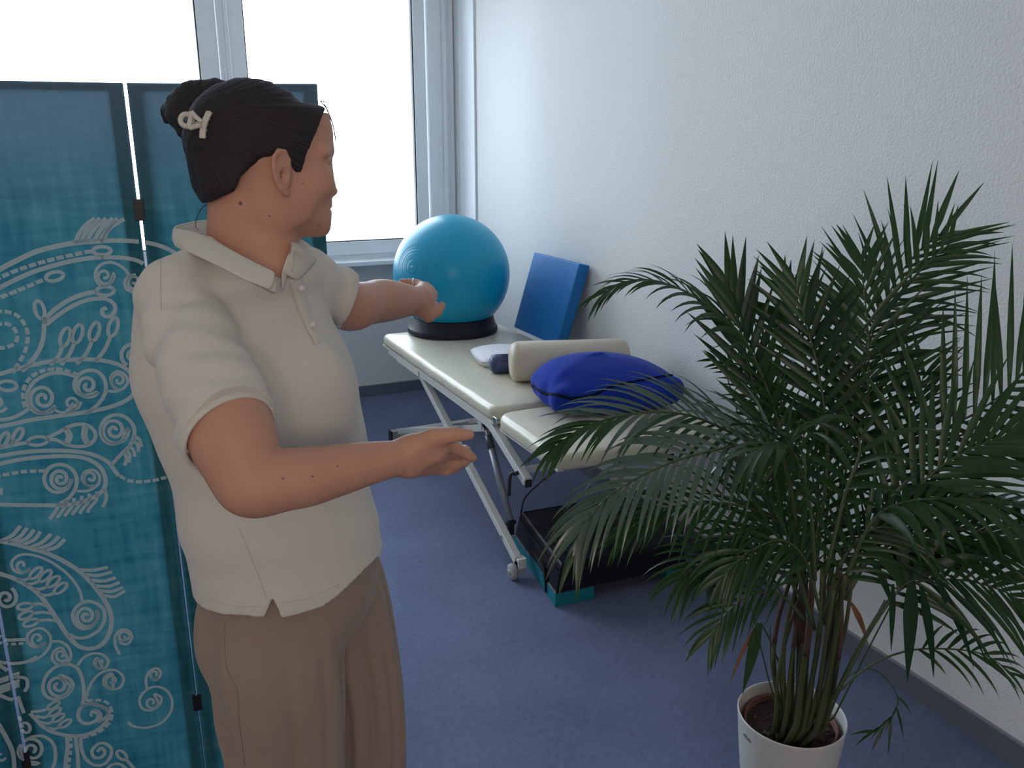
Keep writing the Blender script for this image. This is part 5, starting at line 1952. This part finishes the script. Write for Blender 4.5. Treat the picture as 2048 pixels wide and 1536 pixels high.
def frond(pts, L, n, face, spread=(62, 18), droop=0.5, w=0.015, start=0.3, fan=1.0, m=None, sides=(1, 1), lift=0.15, lsh=None, r0=0.0042, tipL=0.55, jit=0.12, dm=0.0):
    """pts: rachis control points (pixel x, pixel y, distance) from the crown outwards;
    face: 'cam' blade turned to the room, 'up' blade lies flat, or a vector"""
    P = crom([at(*p) if len(p) == 3 and p[0] > 10 else np.array(p) for p in pts], 10)
    P[:, 0] = np.minimum(P[:, 0], XR-0.012)
    S = np.concatenate([[0], np.cumsum(np.linalg.norm(np.diff(P, axis=0), axis=1))])
    T = np.gradient(P, axis=0)
    T /= np.linalg.norm(T, axis=1)[:, None]
    mb = MB().tube(P[::2] if len(P) % 2 else np.vstack([P[::2], P[-1:]]), np.linspace(r0, 0.0011, len(P[::2]) if len(P) % 2 else len(P[::2])+1), 7)
    fo = mb.mk('frond', M_rach, palm, smooth=True)
    for sgi, sg in enumerate((-1, 1)):
        if not sides[sgi]:
            continue
        for k in range(n):
            f = (k+0.5*(sg > 0)*0.6+0.2)/n
            t = (start+(1-start)*f**0.92)*S[-1]
            p = np.array([np.interp(t, S, P[:, c]) for c in range(3)])
            tg = unit([np.interp(t, S, T[:, c]) for c in range(3)])
            if isinstance(face, str):
                nr = unit(EYEP-p) if face == 'cam' else ZZ
            else:
                nr = unit(face)
            nr = unit(nr-tg*(nr @ tg))
            sd = np.cross(nr, tg)*sg
            ang = math.radians(spread[0]+(spread[1]-spread[0])*f**1.2+rng.uniform(-4, 4))
            d = tg*math.cos(ang)+sd*math.sin(ang)+nr*(lift+rng.uniform(-jit, jit))
            if lsh:
                l_ = L*np.interp(f, [x[0] for x in lsh], [x[1] for x in lsh])
            else:
                l_ = L*np.interp(f, [0, 0.15, 0.5, 0.85, 1], [0.62, 0.9, 1.0, 0.78, tipL])
            l_ *= rng.uniform(0.9, 1.07)
            V, F = leaflet(p, d, nr, l_, w*rng.uniform(0.85, 1.12), droop*rng.uniform(0.7, 1.3), rng.uniform(-0.5, 0.5))
            mm = m or rng.choice((M_leaf, M_leafd, M_leaf))
            if rng.random() < dm:
                mm = M_dry
            a_, z_ = proj(V[1]), proj(V[-2])
            ins = sum(1 for q in (a_, z_) if -50 < q[0] < 2098 and -50 < q[1] < 1586)
            sl = math.hypot(a_[0]-z_[0], a_[1]-z_[1])*(0.2+0.4*ins)+2e-3/np.linalg.norm(p-EYEP)
            LEAF.append((sl/max(np.linalg.norm(p-EYEP), 0.3), fo, V, F, mm))
    return fo


# upper fronds against the wall
frond([(1655, 1180, 2.02), (1690, 950, 2.05), (1735, 700, 2.06), (1790, 565, 2.06), (1850, 490, 2.06), (1892, 462, 2.06)], 0.215, 15, 'cam', (62, 26), 0.10, 0.0165, 0.52, lsh=[(0, 0.8), (0.35, 1.15), (0.75, 1.05), (1, 0.65)], m=M_leaf)
frond([(1660, 1190, 1.98), (1690, 900, 1.98), (1740, 665, 1.98), (1796, 590, 1.98), (1853, 528, 1.99), (1905, 482, 2.0)], 0.235, 21, 'cam', (70, 32), 0.42, 0.0125, 0.36, lsh=[(0, 0.8), (0.3, 1.0), (0.7, 0.85), (1, 0.45)])
frond([(1640, 1190, 1.94), (1700, 980, 1.93), (1732, 850, 1.92), (1737, 697, 1.92), (1729, 590, 1.94), (1720, 512, 1.97)], 0.225, 20, 'cam', (60, 24), 0.16, 0.0145, 0.34, lsh=[(0, 0.9), (0.4, 1.0), (0.8, 0.72), (1, 0.45)])
frond([(1620, 1150, 1.97), (1636, 960, 1.98), (1606, 700, 1.98), (1581, 614, 1.97), (1562, 562, 1.97)], 0.205, 18, 'cam', (64, 22), 0.20, 0.0135, 0.42, lsh=[(0, 0.95), (0.5, 1.0), (1, 0.32)])
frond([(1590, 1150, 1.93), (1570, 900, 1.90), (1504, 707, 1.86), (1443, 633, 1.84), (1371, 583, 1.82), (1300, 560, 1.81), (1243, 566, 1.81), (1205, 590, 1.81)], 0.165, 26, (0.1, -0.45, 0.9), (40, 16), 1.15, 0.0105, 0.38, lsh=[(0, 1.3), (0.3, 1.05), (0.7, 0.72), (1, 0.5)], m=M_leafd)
frond([(1585, 1150, 2.02), (1572, 895, 2.02), (1540, 838, 2.02), (1500, 770, 2.01), (1465, 735, 2.01), (1418, 716, 2.01)], 0.105, 15, 'cam', (62, 20), 0.35, 0.0085, 0.36, lsh=[(0, 0.9), (0.5, 1.0), (1, 0.4)])
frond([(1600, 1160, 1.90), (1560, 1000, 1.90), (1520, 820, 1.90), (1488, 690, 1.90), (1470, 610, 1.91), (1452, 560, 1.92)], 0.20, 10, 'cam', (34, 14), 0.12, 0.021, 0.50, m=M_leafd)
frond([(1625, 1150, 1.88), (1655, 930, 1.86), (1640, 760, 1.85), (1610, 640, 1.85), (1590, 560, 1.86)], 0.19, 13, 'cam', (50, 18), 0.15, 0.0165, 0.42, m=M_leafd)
# right fan
frond([(1690, 1180, 1.86), (1760, 1010, 1.85), (1850, 885, 1.84), (1948, 828, 1.83), (2004, 788, 1.83), (2056, 738, 1.83)], 0.325, 15, 'cam', (76, 34), 0.04, 0.0165, 0.42, lsh=[(0, 0.72), (0.35, 0.88), (0.7, 1.0), (1, 0.8)], m=M_leaf)
frond([(1690, 1200, 1.80), (1770, 1060, 1.78), (1860, 950, 1.76), (1960, 890, 1.75), (2060, 860, 1.75)], 0.24, 16, (-0.35, -0.6, 0.7), (48, 18), 0.35, 0.0165, 0.34, m=M_leaf)
frond([(1680, 1180, 1.76), (1740, 1050, 1.73), (1806, 1005, 1.71), (1928, 998, 1.69), (2060, 1016, 1.68)], 0.215, 14, 'up', (66, 30), 1.9, 0.0205, 0.36, m=M_leaf, lsh=[(0, 0.8), (0.5, 1.0), (1, 0.9)])
frond([(1660, 1230, 1.83), (1720, 1130, 1.81), (1820, 1075, 1.80), (1940, 1060, 1.79), (2060, 1090, 1.79)], 0.24, 15, (-0.2, -0.5, 0.8), (50, 20), 0.75, 0.0150, 0.30)
# lower right, hanging in front of the wall
frond([(1668, 1395, 1.86), (1720, 1290, 1.84), (1775, 1203, 1.82), (1830, 1165, 1.81), (1920, 1160, 1.80), (2000, 1180, 1.80), (2060, 1215, 1.80)], 0.235, 15, (-0.3, -0.7, 0.55), (58, 22), 0.95, 0.0150, 0.42, sides=(1, 1))
frond([(1668, 1400, 1.83), (1735, 1270, 1.80), (1790, 1190, 1.78), (1815, 1165, 1.775), (1840, 1158, 1.77)], 0.235, 4, (-0.3, -0.8, 0.4), (75, 30), 1.7, 0.0250, 0.86, sides=(0, 1), m=M_leafd)
frond([(1660, 1398, 1.88), (1735, 1335, 1.87), (1813, 1302, 1.86), (1901, 1298, 1.86), (1972, 1311, 1.86), (2030, 1352, 1.86)], 0.125, 9, (-0.1, -0.6, 0.8), (48, 14), 0.9, 0.0095, 0.48, r0=0.0030)
# drooping fronds over the couch end
frond([(1600, 1130, 1.86), (1570, 920, 1.83), (1492, 880, 1.79), (1383, 832, 1.74), (1280, 826, 1.70), (1171, 853, 1.66), (1100, 902, 1.64)], 0.205, 25, (0.0, -0.45, 0.9), (46, 13), 0.85, 0.0115, 0.34, m=M_leafsky, lsh=[(0, 1.0), (0.5, 0.95), (1, 0.42)])
frond([(1605, 1140, 1.78), (1570, 930, 1.73), (1510, 893, 1.69), (1443, 897, 1.66), (1334, 928, 1.61), (1231, 983, 1.57), (1171, 1046, 1.55), (1150, 1110, 1.54)], 0.185, 25, (-0.1, -0.6, 0.8), (50, 12), 1.25, 0.0125, 0.30, m=M_leafsky, lsh=[(0, 0.95), (0.4, 1.0), (0.8, 0.85), (1, 0.5)])
frond([(1610, 1170, 1.82), (1570, 1060, 1.78), (1474, 1010, 1.73), (1352, 1012, 1.68), (1292, 1035, 1.66), (1240, 1075, 1.65)], 0.165, 20, (0.0, -0.5, 0.85), (52, 14), 0.95, 0.0105, 0.28, lsh=[(0, 1.0), (0.6, 0.9), (1, 0.45)])
frond([(1620, 1230, 1.84), (1570, 1150, 1.81), (1490, 1110, 1.77), (1420, 1115, 1.75), (1360, 1160, 1.74)], 0.165, 17, (0.0, -0.5, 0.85), (54, 16), 1.05, 0.0105, 0.28)
frond([(1610, 1240, 1.80), (1560, 1190, 1.77), (1500, 1190, 1.75), (1450, 1230, 1.74), (1420, 1275, 1.74)], 0.130, 11, (0.0, -0.5, 0.85), (50, 18), 0.9, 0.0095, 0.28, dm=0.15)
frond([(1630, 1160, 1.70), (1620, 1010, 1.66), (1590, 910, 1.63), (1550, 885, 1.61), (1500, 905, 1.60)], 0.175, 9, 'up', (66, 30), 1.7, 0.0175, 0.42, m=M_leaf)
frond([(1650, 1150, 1.72), (1690, 990, 1.70), (1720, 900, 1.69), (1700, 850, 1.69), (1650, 838, 1.69)], 0.17, 9, 'up', (60, 24), 1.3, 0.0145, 0.40)
# filling leaves in the middle of the crown
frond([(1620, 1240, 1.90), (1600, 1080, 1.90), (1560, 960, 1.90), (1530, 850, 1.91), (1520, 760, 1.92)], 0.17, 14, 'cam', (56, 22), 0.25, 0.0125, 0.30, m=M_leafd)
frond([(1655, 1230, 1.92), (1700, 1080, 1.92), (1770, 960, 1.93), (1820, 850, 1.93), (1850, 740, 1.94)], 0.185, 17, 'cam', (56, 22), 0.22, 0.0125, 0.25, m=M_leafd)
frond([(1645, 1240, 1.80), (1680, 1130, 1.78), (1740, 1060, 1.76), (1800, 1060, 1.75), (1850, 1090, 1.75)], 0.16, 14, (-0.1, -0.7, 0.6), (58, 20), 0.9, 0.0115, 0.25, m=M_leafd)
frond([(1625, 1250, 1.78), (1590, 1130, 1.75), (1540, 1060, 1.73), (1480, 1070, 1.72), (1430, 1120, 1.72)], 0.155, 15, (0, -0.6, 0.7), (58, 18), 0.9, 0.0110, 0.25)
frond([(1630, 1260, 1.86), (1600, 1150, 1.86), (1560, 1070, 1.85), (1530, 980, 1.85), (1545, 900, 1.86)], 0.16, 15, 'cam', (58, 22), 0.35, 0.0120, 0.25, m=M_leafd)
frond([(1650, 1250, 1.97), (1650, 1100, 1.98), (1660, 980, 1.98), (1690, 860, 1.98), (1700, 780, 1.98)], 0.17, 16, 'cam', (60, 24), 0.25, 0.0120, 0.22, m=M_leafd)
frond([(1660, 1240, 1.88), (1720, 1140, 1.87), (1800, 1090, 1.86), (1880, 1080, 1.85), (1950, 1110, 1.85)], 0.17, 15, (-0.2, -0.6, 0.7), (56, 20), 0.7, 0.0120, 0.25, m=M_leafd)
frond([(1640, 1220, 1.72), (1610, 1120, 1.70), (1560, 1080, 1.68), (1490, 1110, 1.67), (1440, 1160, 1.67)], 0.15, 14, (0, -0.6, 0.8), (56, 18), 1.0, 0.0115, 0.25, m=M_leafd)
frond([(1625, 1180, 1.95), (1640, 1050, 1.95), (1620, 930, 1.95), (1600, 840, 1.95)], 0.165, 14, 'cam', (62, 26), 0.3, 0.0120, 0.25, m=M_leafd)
# bare stalk on the left, fallen thin frond, hanging dry-tipped leaves
frond([(1590, 1150, 2.04), (1530, 980, 2.05), (1496, 900, 2.05), (1468, 800, 2.05), (1444, 722, 2.05)], 0.05, 1, 'cam', (20, 10), 0.1, 0.004, 0.95, r0=0.0035)
frond([(1664, 1402, 2.02), (1700, 1350, 2.02), (1745, 1338, 2.03), (1785, 1372, 2.05), (1795, 1410, 2.06), (1770, 1452, 2.07), (1735, 1468, 2.07)], 0.085, 5, (0, -0.5, 0.8), (30, 12), 0.5, 0.007, 0.6, r0=0.0018)
hl = MB()
V, F = leaflet(at(1520, 1246, 1.93), (at(1482, 1395, 1.95)-at(1520, 1246, 1.93)), unit(EYEP-at(1500, 1300, 1.9)), 0.175, 0.026, 0.15, 0.3)
mk('hanging_leaf', V, F, M_leaf, palm, smooth=True)
V, F = leaflet(at(1518, 1246, 1.94), (at(1476, 1310, 1.95)-at(1518, 1246, 1.94)), unit(EYEP-at(1500, 1300, 1.9)), 0.17, 0.010, 1.1, 0.6)
mk('hanging_leaf', V, F, M_dry, palm, smooth=True, label='dry brown hanging leaf')
V, F = leaflet(at(1702, 1205, 1.88), (at(1722, 1240, 1.88)-at(1702, 1205, 1.88)), unit(EYEP-at(1700, 1200, 1.9)), 0.11, 0.014, 0.9, 0.6)
mk('hanging_leaf', V, F, M_dry, palm, smooth=True, label='dry brown hanging leaf')
for (x0, y0, x1, y1, l_, w_, dr) in ((1824, 1158, 1818, 1300, 0.225, 0.030, 0.10), (1842, 1172, 1862, 1262, 0.215, 0.019, 0.75), (1786, 1168, 1783, 1290, 0.150, 0.013, 0.1), (1868, 1150, 1925, 1250, 0.235, 0.017, 0.55), (1900, 1150, 1985, 1245, 0.24, 0.016, 0.6)):
    a_ = at(x0, y0, 1.775)
    V, F = leaflet(a_, at(x1, y1, 1.79)-a_, unit(EYEP-a_), l_, w_, dr, 0.2, 9)
    mk('hanging_leaf', V, F, M_leafd, palm, smooth=True)
MB().tube(crom([at(1560, 1330, 1.98), at(1535, 1270, 1.95), at(1520, 1244, 1.93)], 6), 0.0022, 7).mk('leaf_stalk', M_rach, palm, smooth=True)

# canes: the clump of stems that comes out of the soil
canes = [((1562, 1432), (1548, 1330), (1556, 1240), (1590, 1130), 0.0056), ((1575, 1448), (1566, 1340), (1574, 1250), (1600, 1140), 0.0063), ((1592, 1468), (1604, 1360), (1618, 1260), (1625, 1150), 0.0076),
         ((1604, 1476), (1622, 1370), (1640, 1260), (1645, 1130), 0.0069), ((1612, 1470), (1640, 1370), (1655, 1270), (1660, 1170), 0.0076), ((1628, 1478), (1652, 1380), (1672, 1270), (1690, 1150), 0.0076),
         ((1596, 1440), (1596, 1340), (1600, 1240), (1612, 1150), 0.0059), ((1640, 1448), (1662, 1360), (1690, 1260), (1705, 1150), 0.0059), ((1552, 1440), (1556, 1350), (1580, 1250), (1615, 1160), 0.0046),
         ((1618, 1430), (1628, 1330), (1640, 1230), (1650, 1120), 0.0056), ((1584, 1425), (1586, 1320), (1592, 1230), (1585, 1140), 0.0050), ((1634, 1470), (1640, 1380), (1648, 1300), (1668, 1180), 0.0063),
         ((1570, 1462), (1580, 1350), (1594, 1240), (1608, 1120), 0.0055), ((1608, 1450), (1612, 1340), (1622, 1230), (1632, 1120), 0.0062), ((1646, 1470), (1668, 1370), (1682, 1260), (1680, 1140), 0.0060), ((1622, 1446), (1648, 1340), (1668, 1240), (1676, 1120), 0.0058), ((1586, 1456), (1600, 1340), (1606, 1230), (1600, 1110), 0.0055)]
for k, (a, b_, c, d, r) in enumerate(canes):
    dd = 2.03-(a[1]-1425)*0.0016-0.01*(k % 3)
    pts = crom([at(*a, dd), at(*b_, dd-0.05), at(*c, dd-0.08-0.02*(k % 4)), at(*d, dd-0.13-0.03*(k % 3))], 6)
    pts[0, 2] = min(pts[0, 2], 0.246)
    pts[0] = np.array([PC[0]+(pts[0, 0]-PC[0])*0.9, PC[1]+(pts[0, 1]-PC[1])*0.6, 0.243])
    co_ = MB().tube(pts, np.linspace(r, r*0.62, len(pts)), 10).mk('cane', M_cane, palm, smooth=True)
    if k % 2 == 0:
        q = pts[len(pts)//2:]
        MB().tube(q, np.linspace(r*0.98, r*0.75, len(q)), 10).mk('sheath', M_sheath, co_, smooth=True)
for a, b_, c, r in (((1560, 1440), (1530, 1330), (1500, 1200), 0.0022), ((1655, 1440), (1700, 1330), (1770, 1200), 0.0026), ((1660, 1450), (1720, 1330), (1790, 1195), 0.0024), ((1570, 1450), (1545, 1350), (1540, 1250), 0.0022), ((1566, 1420), (1560, 1340), (1572, 1240), 0.0022), ((1600, 1425), (1615, 1330), (1608, 1200), 0.0024)):
    pts = crom([at(*a, 2.0), at(*b_, 1.94), at(*c, 1.88)], 8)
    pts[0] = np.array([PC[0]+(pts[0, 0]-PC[0])*0.85, PC[1]+(pts[0, 1]-PC[1])*0.5, 0.244])
    MB().tube(pts, np.linspace(r, r*0.7, len(pts)), 7).mk('thin_stem', M_rach, palm, smooth=True)
# a few stones and bark bits on the soil
for k in range(14):
    a, r = rng.uniform(0, 6.28), rng.uniform(0.03, 0.09)
    c = PC+np.array([r*math.cos(a), r*math.sin(a), 0.247])
    s_ = rng.uniform(0.003, 0.006)
    MB().lathe([(0, -s_), (s_, -s_*0.5), (s_*1.1, 0), (s_*0.7, s_*0.6), (0, s_*0.7)], c, 7, (rng.uniform(-1, 1), rng.uniform(-1, 1), 1), cap=False).mk('bark_bit', M_sheath if k % 2 else M_terra, palm)
# the 300 leaflets that show largest are parts, the rest one part
LEAF.sort(key=lambda q: -q[0])
for _, fo, V, F, mm in LEAF[:300]:
    mk('leaflet', V, F, mm, fo, smooth=True)
rest = MB()
for _, fo, V, F, mm in LEAF[300:]:
    rest.add(V, F)
ro = rest.mk('leaflets', M_leaf, palm, smooth=True)
ro['kind'] = 'stuff'
print('LEAFLETS', len(LEAF))
